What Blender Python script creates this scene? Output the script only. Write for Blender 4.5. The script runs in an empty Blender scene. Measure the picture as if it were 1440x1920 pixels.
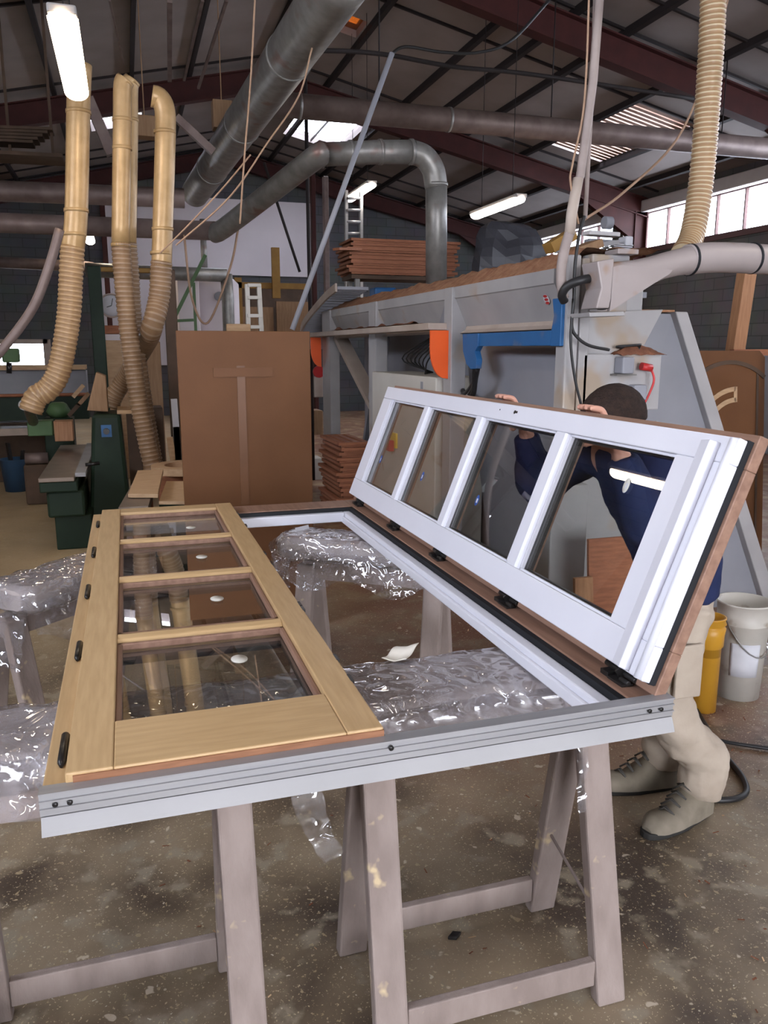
import bpy, bmesh, math, random
from mathutils import Vector, Matrix, noise
random.seed(7)
C = bpy.context.scene.collection
SC = bpy.context.scene
R = math.radians
V = Vector

# ------------------------------------------------------------------ camera
F = 1500.0
PITCH, YAW, CH = R(11.57), R(17.6), 1.6
cam_d = bpy.data.cameras.new('camera')
cam = bpy.data.objects.new('camera', cam_d); C.objects.link(cam)
cam.location = (0, 0, CH)
cam.rotation_euler = (R(90) - PITCH, 0, -YAW)
cam_d.sensor_fit = 'VERTICAL'; cam_d.sensor_height = 36.0
cam_d.lens = 36.0 * F / 1920.0
cam_d.clip_start = 0.05; cam_d.clip_end = 200
SC.camera = cam

# ------------------------------------------------------------------ world, exposure
w = bpy.data.worlds.new('sky'); SC.world = w; w.use_nodes = True
bg = w.node_tree.nodes['Background']
bg.inputs[0].default_value = (0.86, 0.90, 1.0, 1); bg.inputs[1].default_value = 14.0
SC.view_settings.view_transform = 'Standard'
SC.view_settings.look = 'None'
SC.view_settings.exposure = 0.12
SC.view_settings.gamma = 1.0
SC.view_settings.use_curve_mapping = False
try:
    SC.cycles.use_denoising = True
    SC.cycles.max_bounces = 8; SC.cycles.transparent_max_bounces = 24
    SC.cycles.diffuse_bounces = 4; SC.cycles.glossy_bounces = 4
    SC.cycles.caustics_reflective = False; SC.cycles.caustics_refractive = False
    SC.cycles.sample_clamp_indirect = 6
except Exception: pass

def area(name, loc, rot, sx, sy, power, col):
    d = bpy.data.lights.new(name, 'AREA'); d.shape = 'RECTANGLE'; d.size = sx; d.size_y = sy
    d.energy = power; d.color = col
    o = bpy.data.objects.new(name, d); C.objects.link(o); o.location = loc; o.rotation_euler = rot
    return o
DAY = (0.90, 0.92, 1.0)
# daylight entering through openings: right strip windows, roof light, unseen gate behind the camera; near left windows are added
area('added_left_daylight', (-5.25, -.4, 3.72), (0, R(-90), 0), 1.05, 8.4, 420, DAY)  # unseen window row added to light the left-facing surfaces
area('daylight_far_left_windows', (-5.25, 15.0, 3.35), (0, R(-90), 0), 1.5, 5.0, 60, DAY)
area('daylight_right_windows', (10.2, 7.0, 3.95), (0, R(90), 0), 0.9, 17, 380, DAY)
area('daylight_gate', (1.5, -6.4, 1.9), (R(90), 0, R(0)), 5.0, 3.4, 80, (1.0, .88, .72))
area('daylight_roof_light', (7.85, 12.2, 5.6), (0, 0, 0), 1.2, 3.0, 170, DAY)

def ray(px, py):
    r = (px - 720) / F; u = (960 - py) / F
    fh = math.cos(PITCH) + u * math.sin(PITCH); z = -math.sin(PITCH) + u * math.cos(PITCH)
    return V((r * math.cos(YAW) + fh * math.sin(YAW), -r * math.sin(YAW) + fh * math.cos(YAW), z))
def at(px, py, X=None, Y=None, Z=None):
    d = ray(px, py)
    t = X / d.x if X is not None else Y / d.y if Y is not None else (Z - CH) / d.z
    return V((d.x * t, d.y * t, CH + d.z * t))

# ------------------------------------------------------------------ materials
def nt(name):
    m = bpy.data.materials.new(name); m.use_nodes = True
    return m, m.node_tree.nodes, m.node_tree.links, m.node_tree.nodes['Principled BSDF']
def pm(name, c1, c2=None, scale=8, rough=.5, metal=0, bump=0, stretch=(1, 1, 1), coat=0, c3=None, s3=40, t3=.62, bscale=None, detail=5, lo=.35, hi=.65):
    m, N, L, P = nt(name)
    P.inputs['Roughness'].default_value = rough; P.inputs['Metallic'].default_value = metal
    P.inputs['Specular IOR Level'].default_value = .22 if rough >= .5 else .35
    P.inputs['Coat Weight'].default_value = coat; P.inputs['Coat Roughness'].default_value = .15
    if c2 is None: c2 = tuple(x * .86 for x in c1)
    tc = N.new('ShaderNodeTexCoord'); mp = N.new('ShaderNodeMapping'); mp.inputs['Scale'].default_value = stretch
    L.new(tc.outputs['Object'], mp.inputs[0])
    n = N.new('ShaderNodeTexNoise'); n.inputs['Scale'].default_value = scale; n.inputs['Detail'].default_value = detail
    L.new(mp.outputs[0], n.inputs[0])
    cr = N.new('ShaderNodeValToRGB'); cr.color_ramp.elements[0].position = lo; cr.color_ramp.elements[1].position = hi
    cr.color_ramp.elements[0].color = (*c1, 1); cr.color_ramp.elements[1].color = (*c2, 1)
    L.new(n.outputs['Fac'], cr.inputs[0]); out = cr.outputs[0]
    if c3:
        n3 = N.new('ShaderNodeTexNoise'); n3.inputs['Scale'].default_value = s3; n3.inputs['Detail'].default_value = 3
        L.new(tc.outputs['Object'], n3.inputs[0])
        r3 = N.new('ShaderNodeValToRGB'); r3.color_ramp.elements[0].position = t3; r3.color_ramp.elements[1].position = t3 + .08
        L.new(n3.outputs['Fac'], r3.inputs[0])
        mx = N.new('ShaderNodeMix'); mx.data_type = 'RGBA'; mx.inputs[7].default_value = (*c3, 1)
        L.new(r3.outputs[0], mx.inputs[0]); L.new(out, mx.inputs[6]); out = mx.outputs[2]
    L.new(out, P.inputs['Base Color'])
    if bump:
        b = N.new('ShaderNodeBump'); b.inputs['Strength'].default_value = bump; b.inputs['Distance'].default_value = .01
        if bscale:
            nb = N.new('ShaderNodeTexNoise'); nb.inputs['Scale'].default_value = bscale; nb.inputs['Detail'].default_value = 4
            L.new(mp.outputs[0], nb.inputs[0]); L.new(nb.outputs['Fac'], b.inputs['Height'])
        else: L.new(n.outputs['Fac'], b.inputs['Height'])
        L.new(b.outputs[0], P.inputs['Normal'])
    return m
def emit(name, col, s):
    m, N, L, P = nt(name)
    P.inputs['Base Color'].default_value = (*col, 1); P.inputs['Emission Color'].default_value = (*col, 1)
    P.inputs['Emission Strength'].default_value = s
    return m
def glassy(name, tint, base=.06, rough=.0, white=0.0, wcol=(.8, .8, .85), bump=0, bscale=30, stretch=(1, 1, 1), ior=1.5):
    """thin see-through sheet: transparent + mirror by Fresnel (+ a little milky diffuse)"""
    m = bpy.data.materials.new(name); m.use_nodes = True
    N, L = m.node_tree.nodes, m.node_tree.links; N.clear()
    out = N.new('ShaderNodeOutputMaterial'); tr = N.new('ShaderNodeBsdfTransparent'); tr.inputs[0].default_value = (*tint, 1)
    gl = N.new('ShaderNodeBsdfGlossy'); gl.inputs['Roughness'].default_value = rough; gl.inputs[0].default_value = (1, 1, 1, 1)
    lw = N.new('ShaderNodeLayerWeight'); lw.inputs[0].default_value = .5      # Schlick reflectance, the same from both sides
    pw = N.new('ShaderNodeMath'); pw.operation = 'POWER'; pw.inputs[1].default_value = 4; L.new(lw.outputs['Facing'], pw.inputs[0])
    ma = N.new('ShaderNodeMath'); ma.operation = 'MULTIPLY_ADD'; ma.inputs[1].default_value = .92; ma.inputs[2].default_value = base; L.new(pw.outputs[0], ma.inputs[0])
    ma.use_clamp = True
    mx = N.new('ShaderNodeMixShader'); L.new(ma.outputs[0], mx.inputs[0])
    src = tr.outputs[0]
    tc = N.new('ShaderNodeTexCoord'); mp = N.new('ShaderNodeMapping'); mp.inputs['Scale'].default_value = stretch
    L.new(tc.outputs['Object'], mp.inputs[0])
    if white:
        df = N.new('ShaderNodeBsdfDiffuse'); df.inputs[0].default_value = (*wcol, 1)
        m2 = N.new('ShaderNodeMixShader')
        nz = N.new('ShaderNodeTexNoise'); nz.inputs['Scale'].default_value = bscale; nz.inputs['Detail'].default_value = 6
        L.new(mp.outputs[0], nz.inputs[0])
        rr = N.new('ShaderNodeMapRange'); rr.inputs[1].default_value = .38; rr.inputs[2].default_value = .68
        rr.inputs[3].default_value = white * .3; rr.inputs[4].default_value = min(1, white * 1.7)
        L.new(nz.outputs['Fac'], rr.inputs[0]); L.new(rr.outputs[0], m2.inputs[0])
        L.new(src, m2.inputs[1]); L.new(df.outputs[0], m2.inputs[2]); src = m2.outputs[0]
    L.new(src, mx.inputs[1]); L.new(gl.outputs[0], mx.inputs[2]); L.new(mx.outputs[0], out.inputs[0])
    if bump:
        nb = N.new('ShaderNodeTexNoise'); nb.inputs['Scale'].default_value = bscale; nb.inputs['Detail'].default_value = 5
        nb.noise_type = 'RIDGED_MULTIFRACTAL'; nb.inputs['Distortion'].default_value = .5
        L.new(mp.outputs[0], nb.inputs[0])
        b = N.new('ShaderNodeBump'); b.inputs['Strength'].default_value = bump; b.inputs['Distance'].default_value = .03
        L.new(nb.outputs['Fac'], b.inputs['Height']); L.new(b.outputs[0], gl.inputs['Normal'])
    return m

M = {}
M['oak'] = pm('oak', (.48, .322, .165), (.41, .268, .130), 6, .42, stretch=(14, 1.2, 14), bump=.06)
M['oak_x'] = pm('oak_across', (.47, .315, .16), (.41, .268, .130), 6, .42, stretch=(1.2, 14, 14), bump=.06)
M['oak_dark'] = pm('oak_end', (.28, .13, .07), (.21, .095, .05), 6, .5, stretch=(3, 3, 20))
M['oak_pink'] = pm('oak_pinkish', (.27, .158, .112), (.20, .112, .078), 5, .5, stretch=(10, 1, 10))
M['white_paint'] = pm('white_lacquer', (.66, .66, .72), (.63, .63, .69), 4, .28)
M['black'] = pm('black_metal', (.012, .011, .011), (.02, .018, .018), 12, .3)
M['rubber'] = pm('black_rubber', (.012, .013, .016), None, 12, .6)
M['alu'] = pm('aluminium', (.34, .335, .34), (.30, .295, .305), 3, .40, metal=.5, stretch=(1, 20, 20))
M['alu_white'] = pm('aluminium_light', (.33, .325, .33), (.30, .295, .30), 5, .65, metal=0)
M['glass'] = glassy('pane_glass', (.88, .89, .88), base=.065)
M['film'] = glassy('plastic_film', (.95, .95, .97), base=.17, rough=.07, white=.22, wcol=(.55, .53, .57), bump=1.0, bscale=20)
M['film_thin'] = glassy('plastic_film_thin', (.95, .95, .97), base=.13, rough=.08, white=.10, wcol=(.55, .53, .56), bump=1.0, bscale=22)
M['foam'] = pm('foam_pad', (.46, .40, .38), (.34, .29, .28), 7, .7, bump=.3, bscale=20)
M['sawhorse'] = pm('sawhorse_wood', (.29, .232, .208), (.225, .176, .155), 5, .75, stretch=(3, 3, 1), c3=(.52, .40, .25), s3=14, t3=.66, bump=.2, bscale=40)
M['concrete'] = None
M['panel'] = pm('hardboard', (.140, .060, .024), (.122, .052, .021), 3, .55, bump=.05, bscale=120)
M['panel_patch'] = pm('hardboard_patch', (.150, .064, .026), (.13, .055, .022), 3, .5)
M['tape'] = pm('brown_tape', (.158, .072, .034), None, 8, .35)
M['duct_warm'] = pm('galvanised_warm_light', (.46, .30, .145), (.37, .235, .105), 10, .34, metal=.12, bump=.1, bscale=60)  # yellow of the warm lamp light is put into the duct colour
M['hose'] = pm('flexible_hose', (.46, .30, .155), (.38, .245, .12), 8, .35, coat=.25)
M['hose_dark'] = pm('flexible_hose_grey', (.30, .205, .13), (.23, .155, .10), 8, .4, coat=.2)
M['hose_groove_pale'] = pm('hose_groove_shade_pale', (.33, .20, .10), (.27, .16, .08), 8, .45)  # paler groove tone, crease shade put into the colour
M['hose_groove'] = pm('hose_groove_shade', (.235, .14, .075), (.18, .105, .055), 8, .5)  # shade between the ribs painted as a darker groove colour
M['hose_light'] = pm('flexible_hose_pale', (.52, .42, .27), (.44, .35, .22), 8, .38, coat=.25)
M['galv'] = pm('galvanised_steel', (.26, .25, .235), (.185, .175, .165), 9, .42, metal=.45, c3=(.19, .12, .10), s3=3, t3=.6, bump=.08, bscale=50)
M['galv_rust'] = pm('galvanised_brownish', (.20, .15, .135), (.14, .10, .09), 6, .5, metal=.3)
M['steel_red'] = pm('red_primer_steel', (.052, .013, .011), (.038, .010, .009), 5, .6)
M['purlin'] = pm('dark_purlin', (.022, .017, .017), None, 5, .7)
M['ceil'] = pm('insulation_panel', (.25, .215, .205), (.205, .175, .165), 1.3, .7)
M['machine'] = pm('grey_machine_paint', (.36, .345, .345), (.30, .288, .29), 3, .45, c3=(.33, .26, .20), s3=2.5, t3=.60)
M['machine_blue'] = pm('bluegrey_machine_paint', (.27, .27, .30), (.225, .225, .25), 2, .5)
M['machine_tan'] = pm('dusty_machine_paint', (.43, .36, .31), (.36, .29, .245), 4, .55)
M['arm_paint'] = pm('dusty_arm_paint', (.35, .30, .29), (.30, .255, .245), 3, .42, c3=(.30, .19, .13), s3=4, t3=.60)
M['cream'] = pm('cream_enamel', (.55, .52, .47), (.50, .47, .42), 3, .45, c3=(.42, .34, .27), s3=5, t3=.64)
M['orange'] = pm('orange_paint', (.86, .115, .015), (.78, .10, .012), 4, .45)
M['blue'] = pm('blue_paint', (.022, .115, .29), (.018, .095, .25), 4, .45, c3=(.08, .12, .22), s3=6, t3=.62)
M['green'] = pm('machine_green', (.018, .032, .019), (.013, .024, .015), 4, .45)
M['green_light'] = pm('machine_green_light', (.085, .15, .065), (.065, .12, .05), 4, .5)
M['sawdust'] = pm('sawdust', (.37, .20, .115), (.25, .115, .065), 18, .95, bump=.6, bscale=60)
M['saw_red'] = pm('red_shavings', (.24, .10, .055), (.15, .06, .035), 25, .95, bump=.6, bscale=70)
M['wood_red'] = pm('reddish_wood', (.34, .135, .07), (.25, .095, .05), 6, .6, stretch=(2, 14, 14))
M['wood_warm'] = pm('warm_timber', (.42, .215, .11), (.33, .16, .08), 5, .5, stretch=(12, 12, 1))
M['wood_pale'] = pm('pale_board', (.50, .335, .20), (.42, .27, .155), 5, .6, stretch=(2, 10, 10))
M['ply'] = pm('plywood', (.30, .18, .10), (.24, .14, .075), 4, .6, stretch=(10, 10, 1))
M['dark_wood'] = pm('dark_timber', (.10, .062, .042), (.07, .045, .03), 5, .7)
M['yellow_beam'] = pm('ochre_painted_timber', (.30, .17, .045), (.24, .13, .035), 5, .6)
M['table_metal'] = pm('worn_cast_iron', (.24, .185, .145), (.18, .14, .11), 6, .4, metal=.4)
M['grey_plastic'] = pm('dark_tarpaulin', (.055, .055, .065), (.04, .04, .048), 5, .38, bump=.5, bscale=5)
M['cable'] = pm('black_cable', (.018, .017, .018), None, 8, .45)
M['grey_hose'] = pm('grey_conduit', (.33, .27, .25), (.26, .21, .195), 9, .55)
M['rope'] = pm('cord', (.36, .23, .155), None, 20, .8)
M['white_dirty'] = pm('stained_white_plastic', (.52, .49, .44), (.42, .39, .35), 5, .45, c3=(.30, .25, .20), s3=9, t3=.6)
M['yellow'] = pm('yellow_ochre_plastic', (.50, .25, .025), (.42, .20, .02), 4, .4)
M['blue_bucket'] = pm('blue_plastic', (.035, .075, .14), (.03, .06, .11), 4, .45)
M['paper'] = pm('paper', (.74, .70, .62), (.68, .64, .56), 6, .8)
M['paper_white'] = pm('white_paper', (.58, .58, .62), None, 6, .6)
M['red'] = pm('red_plastic', (.50, .03, .03), None, 6, .4)
M['yellow_bright'] = pm('yellow_plastic', (.75, .50, .03), None, 6, .4)
M['sticker'] = pm('oval_sticker', (.62, .60, .54), None, 30, .5)
M['sticker_blue'] = pm('blue_print', (.03, .08, .3), None, 10, .5)
M['skin'] = pm('skin', (.56, .30, .22), (.50, .25, .185), 12, .5)
M['hair'] = pm('dark_brown_hair', (.022, .014, .012), (.035, .022, .017), 60, .9, bump=.8, bscale=150, stretch=(1, 1, 1))
M['jacket'] = pm('navy_jacket', (.020, .028, .080), (.014, .020, .058), 9, .8, bump=.5, bscale=14)
M['trousers'] = pm('beige_work_trousers', (.44, .37, .30), (.36, .295, .235), 7, .85, bump=.5, bscale=16)
M['boot'] = pm('grey_suede_boot', (.235, .20, .155), (.165, .14, .105), 14, .9, bump=.3)
M['sole'] = pm('dark_sole', (.03, .028, .026), None, 9, .7)
M['lace'] = pm('dark_lace', (.06, .055, .05), None, 9, .7)
M['white_wall'] = pm('white_cladding', (.66, .60, .62), (.60, .545, .565), .8, .8)
M['window_frame'] = pm('window_steel', (.11, .06, .055), None, 4, .6)
M['sheen_white'] = pm('white_box_casing', (.60, .57, .57), (.54, .51, .51), 3, .5)
M['lampglass'] = emit('lamp_diffuser', (1.0, .90, .80), 26)
M['lampglass_warm'] = emit('lamp_diffuser_warm', (1.0, .82, .60), 21)
M['lampglass_dim'] = emit('lamp_diffuser_dim', (1.0, .90, .78), 17)
M['lamp_body'] = pm('lamp_housing', (.35, .33, .32), None, 5, .5)
M['skylight'] = glassy('clear_roof_sheet', (.97, .97, 1.0), base=0.0)
M['amber'] = glassy('amber_roof_sheet', (.22, .10, .03), base=0.0)
M['winglass'] = glassy('window_glass', (.93, .95, .98), base=.02)
M['tan_sheet'] = pm('dirty_corrugated_sheet', (.36, .24, .19), (.27, .18, .14), 6, .7)

for k_ in ('hair', 'jacket', 'panel', 'panel_patch', 'tape', 'boot', 'trousers', 'green'):
    M[k_].node_tree.nodes['Principled BSDF'].inputs['Specular IOR Level'].default_value = .15
# walls: dark concrete blockwork
def block_mat(name, c1, c2, mortar, axis):
    m, N, L, P = nt(name); P.inputs['Roughness'].default_value = .85
    tc = N.new('ShaderNodeTexCoord'); sp = N.new('ShaderNodeSeparateXYZ'); cb = N.new('ShaderNodeCombineXYZ')
    L.new(tc.outputs['Object'], sp.inputs[0]); L.new(sp.outputs[axis], cb.inputs[0]); L.new(sp.outputs[2], cb.inputs[1])
    b = N.new('ShaderNodeTexBrick'); L.new(cb.outputs[0], b.inputs[0]); b.inputs['Scale'].default_value = 1.0
    b.inputs['Brick Width'].default_value = .5; b.inputs['Row Height'].default_value = .2; b.inputs['Mortar Size'].default_value = .008
    b.inputs['Color1'].default_value = (*c1, 1); b.inputs['Color2'].default_value = (*c2, 1); b.inputs['Mortar'].default_value = (*mortar, 1)
    n = N.new('ShaderNodeTexNoise'); n.inputs['Scale'].default_value = 2.2; n.inputs['Detail'].default_value = 6; L.new(tc.outputs['Object'], n.inputs[0])
    mx = N.new('ShaderNodeMix'); mx.data_type = 'RGBA'; mx.blend_type = 'MULTIPLY'; mx.inputs[0].default_value = .5
    L.new(b.outputs[0], mx.inputs[6]); L.new(n.outputs['Color'], mx.inputs[7]); L.new(mx.outputs[2], P.inputs[0])
    bp = N.new('ShaderNodeBump'); bp.inputs['Strength'].default_value = .5; L.new(b.outputs['Fac'], bp.inputs['Height']); bp.invert = True
    L.new(bp.outputs[0], P.inputs['Normal'])
    return m
M['block_x'] = block_mat('blockwork_back', (.105, .105, .11), (.085, .087, .092), (.06, .058, .058), 0)
M['block_y'] = block_mat('blockwork_side', (.135, .125, .115), (.115, .107, .10), (.07, .065, .06), 1)

def floor_mat():
    m, N, L, P = nt('stained_concrete_floor')
    tc = N.new('ShaderNodeTexCoord')
    def noi(s, d=6, dist=0):
        n = N.new('ShaderNodeTexNoise'); n.inputs['Scale'].default_value = s; n.inputs['Detail'].default_value = d
        n.inputs['Distortion'].default_value = dist; L.new(tc.outputs['Object'], n.inputs[0]); return n.outputs['Fac']
    def ramp(src, stops):
        r = N.new('ShaderNodeValToRGB'); e = r.color_ramp.elements
        e[0].position, e[0].color = stops[0][0], (*stops[0][1], 1); e[1].position, e[1].color = stops[-1][0], (*stops[-1][1], 1)
        for p, c in stops[1:-1]:
            x = e.new(p); x.color = (*c, 1)
        L.new(src, r.inputs[0]); return r.outputs[0]
    def mix(f, a, b):
        x = N.new('ShaderNodeMix'); x.data_type = 'RGBA'
        if isinstance(f, float): x.inputs[0].default_value = f
        else: L.new(f, x.inputs[0])
        L.new(a, x.inputs[6])
        if isinstance(b, tuple): x.inputs[7].default_value = (*b, 1)
        else: L.new(b, x.inputs[7])
        return x.outputs[2]
    base = ramp(noi(1.9, 12, .2), [(.36, (.060, .042, .030)), (.45, (.14, .102, .066)), (.54, (.215, .162, .105)), (.68, (.30, .23, .155))])
    # old pale flaked coating
    fl = ramp(noi(9, 12, .15), [(.55, (0, 0, 0)), (.64, (1, 1, 1))])
    base = mix(fl, base, (.26, .215, .155))
    # farther back the floor is brighter and tan, near the machine reddish dust lies on it
    sp = N.new('ShaderNodeSeparateXYZ'); L.new(tc.outputs['Object'], sp.inputs[0])
    my = N.new('ShaderNodeMapRange'); my.inputs[1].default_value = 3.6; my.inputs[2].default_value = 6.5; L.new(sp.outputs[1], my.inputs[0])
    base = mix(my.outputs[0], base, mix(.35, ramp(noi(1.1, 8, .2), [(.35, (.50, .36, .20)), (.65, (.66, .50, .29))]), base))
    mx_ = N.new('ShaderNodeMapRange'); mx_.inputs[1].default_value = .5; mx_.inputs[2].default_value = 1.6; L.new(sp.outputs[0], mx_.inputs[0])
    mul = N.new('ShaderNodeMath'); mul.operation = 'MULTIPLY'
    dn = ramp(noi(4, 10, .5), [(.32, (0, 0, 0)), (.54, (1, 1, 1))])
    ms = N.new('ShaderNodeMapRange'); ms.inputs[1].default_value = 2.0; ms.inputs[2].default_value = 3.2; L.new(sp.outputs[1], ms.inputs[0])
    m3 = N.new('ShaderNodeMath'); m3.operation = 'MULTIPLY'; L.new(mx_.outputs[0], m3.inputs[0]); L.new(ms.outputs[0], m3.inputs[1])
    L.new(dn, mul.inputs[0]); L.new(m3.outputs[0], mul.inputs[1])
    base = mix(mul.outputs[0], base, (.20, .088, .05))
    # glue drops and chips
    for nsc, lo_, col in ((17, .69, (.50, .42, .32)), (38, .665, (.34, .265, .16)), (85, .655, (.46, .37, .24)), (150, .66, (.50, .41, .27)), (60, .70, (.55, .50, .40))):
        base = mix(ramp(noi(nsc, 2.5, .3), [(lo_, (0, 0, 0)), (lo_ + .025, (1, 1, 1))]), base, col)
    for sc_, th, col in ((22, .10, (.48, .42, .32)),):
        v = N.new('ShaderNodeTexVoronoi'); v.inputs['Scale'].default_value = sc_; L.new(tc.outputs['Object'], v.inputs[0])
        r = ramp(v.outputs['Distance'], [(th * .75, (1, 1, 1)), (th, (0, 0, 0))])
        nn = ramp(noi(3.1 + sc_ * .05, 4), [(.52, (0, 0, 0)), (.60, (1, 1, 1))])
        k = N.new('ShaderNodeMath'); k.operation = 'MULTIPLY'; L.new(r, k.inputs[0]); L.new(nn, k.inputs[1])
        base = mix(k.outputs[0], base, col)
    L.new(base, P.inputs['Base Color'])
    rr = N.new('ShaderNodeMapRange'); rr.inputs[3].default_value = .28; rr.inputs[4].default_value = .62; L.new(noi(3, 6), rr.inputs[0])
    L.new(rr.outputs[0], P.inputs['Roughness'])
    b = N.new('ShaderNodeBump'); b.inputs['Strength'].default_value = .25; b.inputs['Distance'].default_value = .006
    L.new(noi(35, 8), b.inputs['Height']); L.new(b.outputs[0], P.inputs['Normal'])
    return m
M['concrete'] = floor_mat()

# ------------------------------------------------------------------ mesh helpers
def cat(pts, n=8):
    """Catmull-Rom through the points"""
    P = [V(p) for p in pts]
    if len(P) < 3: return [P[0].lerp(P[1], i / n) for i in range(n + 1)]
    Q = [P[0] * 2 - P[1]] + P + [P[-1] * 2 - P[-2]]; out = []
    for i in range(1, len(Q) - 2):
        a, b, c, d = Q[i - 1:i + 3]
        for k in range(n):
            t = k / n
            out.append(.5 * ((2 * b) + (c - a) * t + (2 * a - 5 * b + 4 * c - d) * t * t + (3 * b - a - 3 * c + d) * t ** 3))
    out.append(P[-1]); return out
def resample(P, step):
    out = [P[0]]; acc = 0
    for a, b in zip(P, P[1:]):
        l = (b - a).length
        if l < 1e-9: continue
        d = step - acc
        while d <= l:
            out.append(a.lerp(b, d / l)); d += step
        acc = l - (d - step)
    return out

class MB:
    def __init__(s): s.v = []; s.f = []; s.m = []; s.sm = []; s.T = None
    def add(s, vs, fs, m=0, smooth=False):
        o = len(s.v)
        for p in vs:
            p = V(p); s.v.append(s.T @ p if s.T else p)
        for f in fs: s.f.append([i + o for i in f]); s.m.append(m); s.sm.append(smooth)
        return s
    def box(s, x0, x1, y0, y1, z0, z1, m=0):
        return s.add([(x0, y0, z0), (x1, y0, z0), (x1, y1, z0), (x0, y1, z0), (x0, y0, z1), (x1, y0, z1), (x1, y1, z1), (x0, y1, z1)],
                     [(0, 3, 2, 1), (4, 5, 6, 7), (0, 1, 5, 4), (1, 2, 6, 5), (2, 3, 7, 6), (3, 0, 4, 7)], m)
    def hexa(s, p, m=0):
        return s.add(p, [(0, 3, 2, 1), (4, 5, 6, 7), (0, 1, 5, 4), (1, 2, 6, 5), (2, 3, 7, 6), (3, 0, 4, 7)], m)
    def prism(s, poly, ext, m=0):
        n = len(poly); e = V(ext); a = [V(p) for p in poly]
        return s.add(a + [p + e for p in a], [tuple(range(n))[::-1], tuple(range(n, 2 * n))] + [(i, (i + 1) % n, n + (i + 1) % n, n + i) for i in range(n)], m)
    def bar(s, p, q, w, h, up=(0, 0, 1), m=0):
        p, q = V(p), V(q); d = (q - p).normalized(); u = V(up); sd = d.cross(u)
        if sd.length < 1e-4: sd = d.cross(V((1, 0, 0)))
        sd.normalize(); u = sd.cross(d).normalized(); a = sd * w / 2; b = u * h / 2
        return s.hexa([p - a - b, p + a - b, q + a - b, q - a - b, p - a + b, p + a + b, q + a + b, q - a + b], m)
    def tube(s, pts, r, n=12, m=0, caps=True, smooth=True):
        P = [V(p) for p in pts]; K = len(P); rr = r if isinstance(r, (list, tuple)) else [r] * K
        t0 = (P[1] - P[0]).normalized(); u = t0.orthogonal().normalized(); vs = []
        for i in range(K):
            t = (P[min(i + 1, K - 1)] - P[max(i - 1, 0)]).normalized()
            u = (u - t * u.dot(t)).normalized(); w_ = t.cross(u)
            for k in range(n):
                a = 2 * math.pi * k / n; vs.append(P[i] + (u * math.cos(a) + w_ * math.sin(a)) * rr[i])
        fs = [(i * n + k, i * n + (k + 1) % n, (i + 1) * n + (k + 1) % n, (i + 1) * n + k) for i in range(K - 1) for k in range(n)]
        s.add(vs, fs, m, smooth)
        if caps:
            o = len(s.v) - K * n
            s.f.append([o + k for k in range(n)][::-1]); s.m.append(m); s.sm.append(False)
            s.f.append([o + (K - 1) * n + k for k in range(n)]); s.m.append(m); s.sm.append(False)
        return s
    def ribbed(s, pts, r, pitch=.022, amp=.006, n=20, m=0):
        Q = resample(cat(pts, 14), pitch / 3)
        f0 = len(s.f)
        s.tube(Q, [r + (amp if i % 3 else -amp * .8) for i in range(len(Q))], n, m)
        for k in range(len(Q) - 1):
            if k % 3 != 1:
                for j in range(n): s.m[f0 + k * n + j] = 1
        return s
    def lathe(s, prof, c, axis=(0, 0, 1), n=24, m=0, smooth=True):
        c = V(c); ax = V(axis).normalized(); u = ax.orthogonal().normalized(); w_ = ax.cross(u); vs = []
        for r, z in prof:
            for k in range(n):
                a = 2 * math.pi * k / n; vs.append(c + ax * z + (u * math.cos(a) + w_ * math.sin(a)) * r)
        K = len(prof)
        return s.add(vs, [(i * n + k, i * n + (k + 1) % n, (i + 1) * n + (k + 1) % n, (i + 1) * n + k) for i in range(K - 1) for k in range(n)], m, smooth)
    def grid(s, fn, nu, nv, m=0, smooth=True):
        return s.add([fn(i / nu, j / nv) for i in range(nu + 1) for j in range(nv + 1)],
                     [(i * (nv + 1) + j, (i + 1) * (nv + 1) + j, (i + 1) * (nv + 1) + j + 1, i * (nv + 1) + j + 1) for i in range(nu) for j in range(nv)], m, smooth)
    def build(s, name, mats, parent=None, bevel=0, solid=0, sub=0, recalc=True):
        if not isinstance(mats, (list, tuple)): mats = [mats]
        me = bpy.data.meshes.new(name)
        if parent is not None: off = wloc(parent)
        else:
            xs = [p.x for p in s.v]; ys = [p.y for p in s.v]; zs = [p.z for p in s.v]
            off = V(((min(xs) + max(xs)) / 2, (min(ys) + max(ys)) / 2, min(zs)))
        me.from_pydata([p - off for p in s.v], [], s.f)
        for mt in mats: me.materials.append(M[mt] if isinstance(mt, str) else mt)
        me.polygons.foreach_set('material_index', s.m); me.polygons.foreach_set('use_smooth', s.sm)
        if recalc:
            b = bmesh.new(); b.from_mesh(me); bmesh.ops.recalc_face_normals(b, faces=b.faces); b.to_mesh(me); b.free()
        o = bpy.data.objects.new(name, me); C.objects.link(o)
        if parent is not None: o.parent = parent
        else: o.location = off
        if bevel:
            md = o.modifiers.new('bevel', 'BEVEL'); md.width = bevel; md.segments = 2; md.limit_method = 'ANGLE'
        if solid:
            md = o.modifiers.new('thick', 'SOLIDIFY'); md.thickness = solid
        if sub:
            md = o.modifiers.new('sub', 'SUBSURF'); md.levels = sub; md.render_levels = sub
        return o
def wloc(o):
    l = o.location.copy()
    while o.parent: o = o.parent; l += o.location
    return l
def tag(o, label=None, cat_=None, group=None, kind=None):
    if label: o['label'] = label
    if cat_: o['category'] = cat_
    if group: o['group'] = group
    if kind: o['kind'] = kind
    return o
def thing(name, loc, label, cat_, group=None):
    o = bpy.data.objects.new(name, None); C.objects.link(o); o.location = loc; o.empty_display_size = .1
    return tag(o, label, cat_, group)
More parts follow.
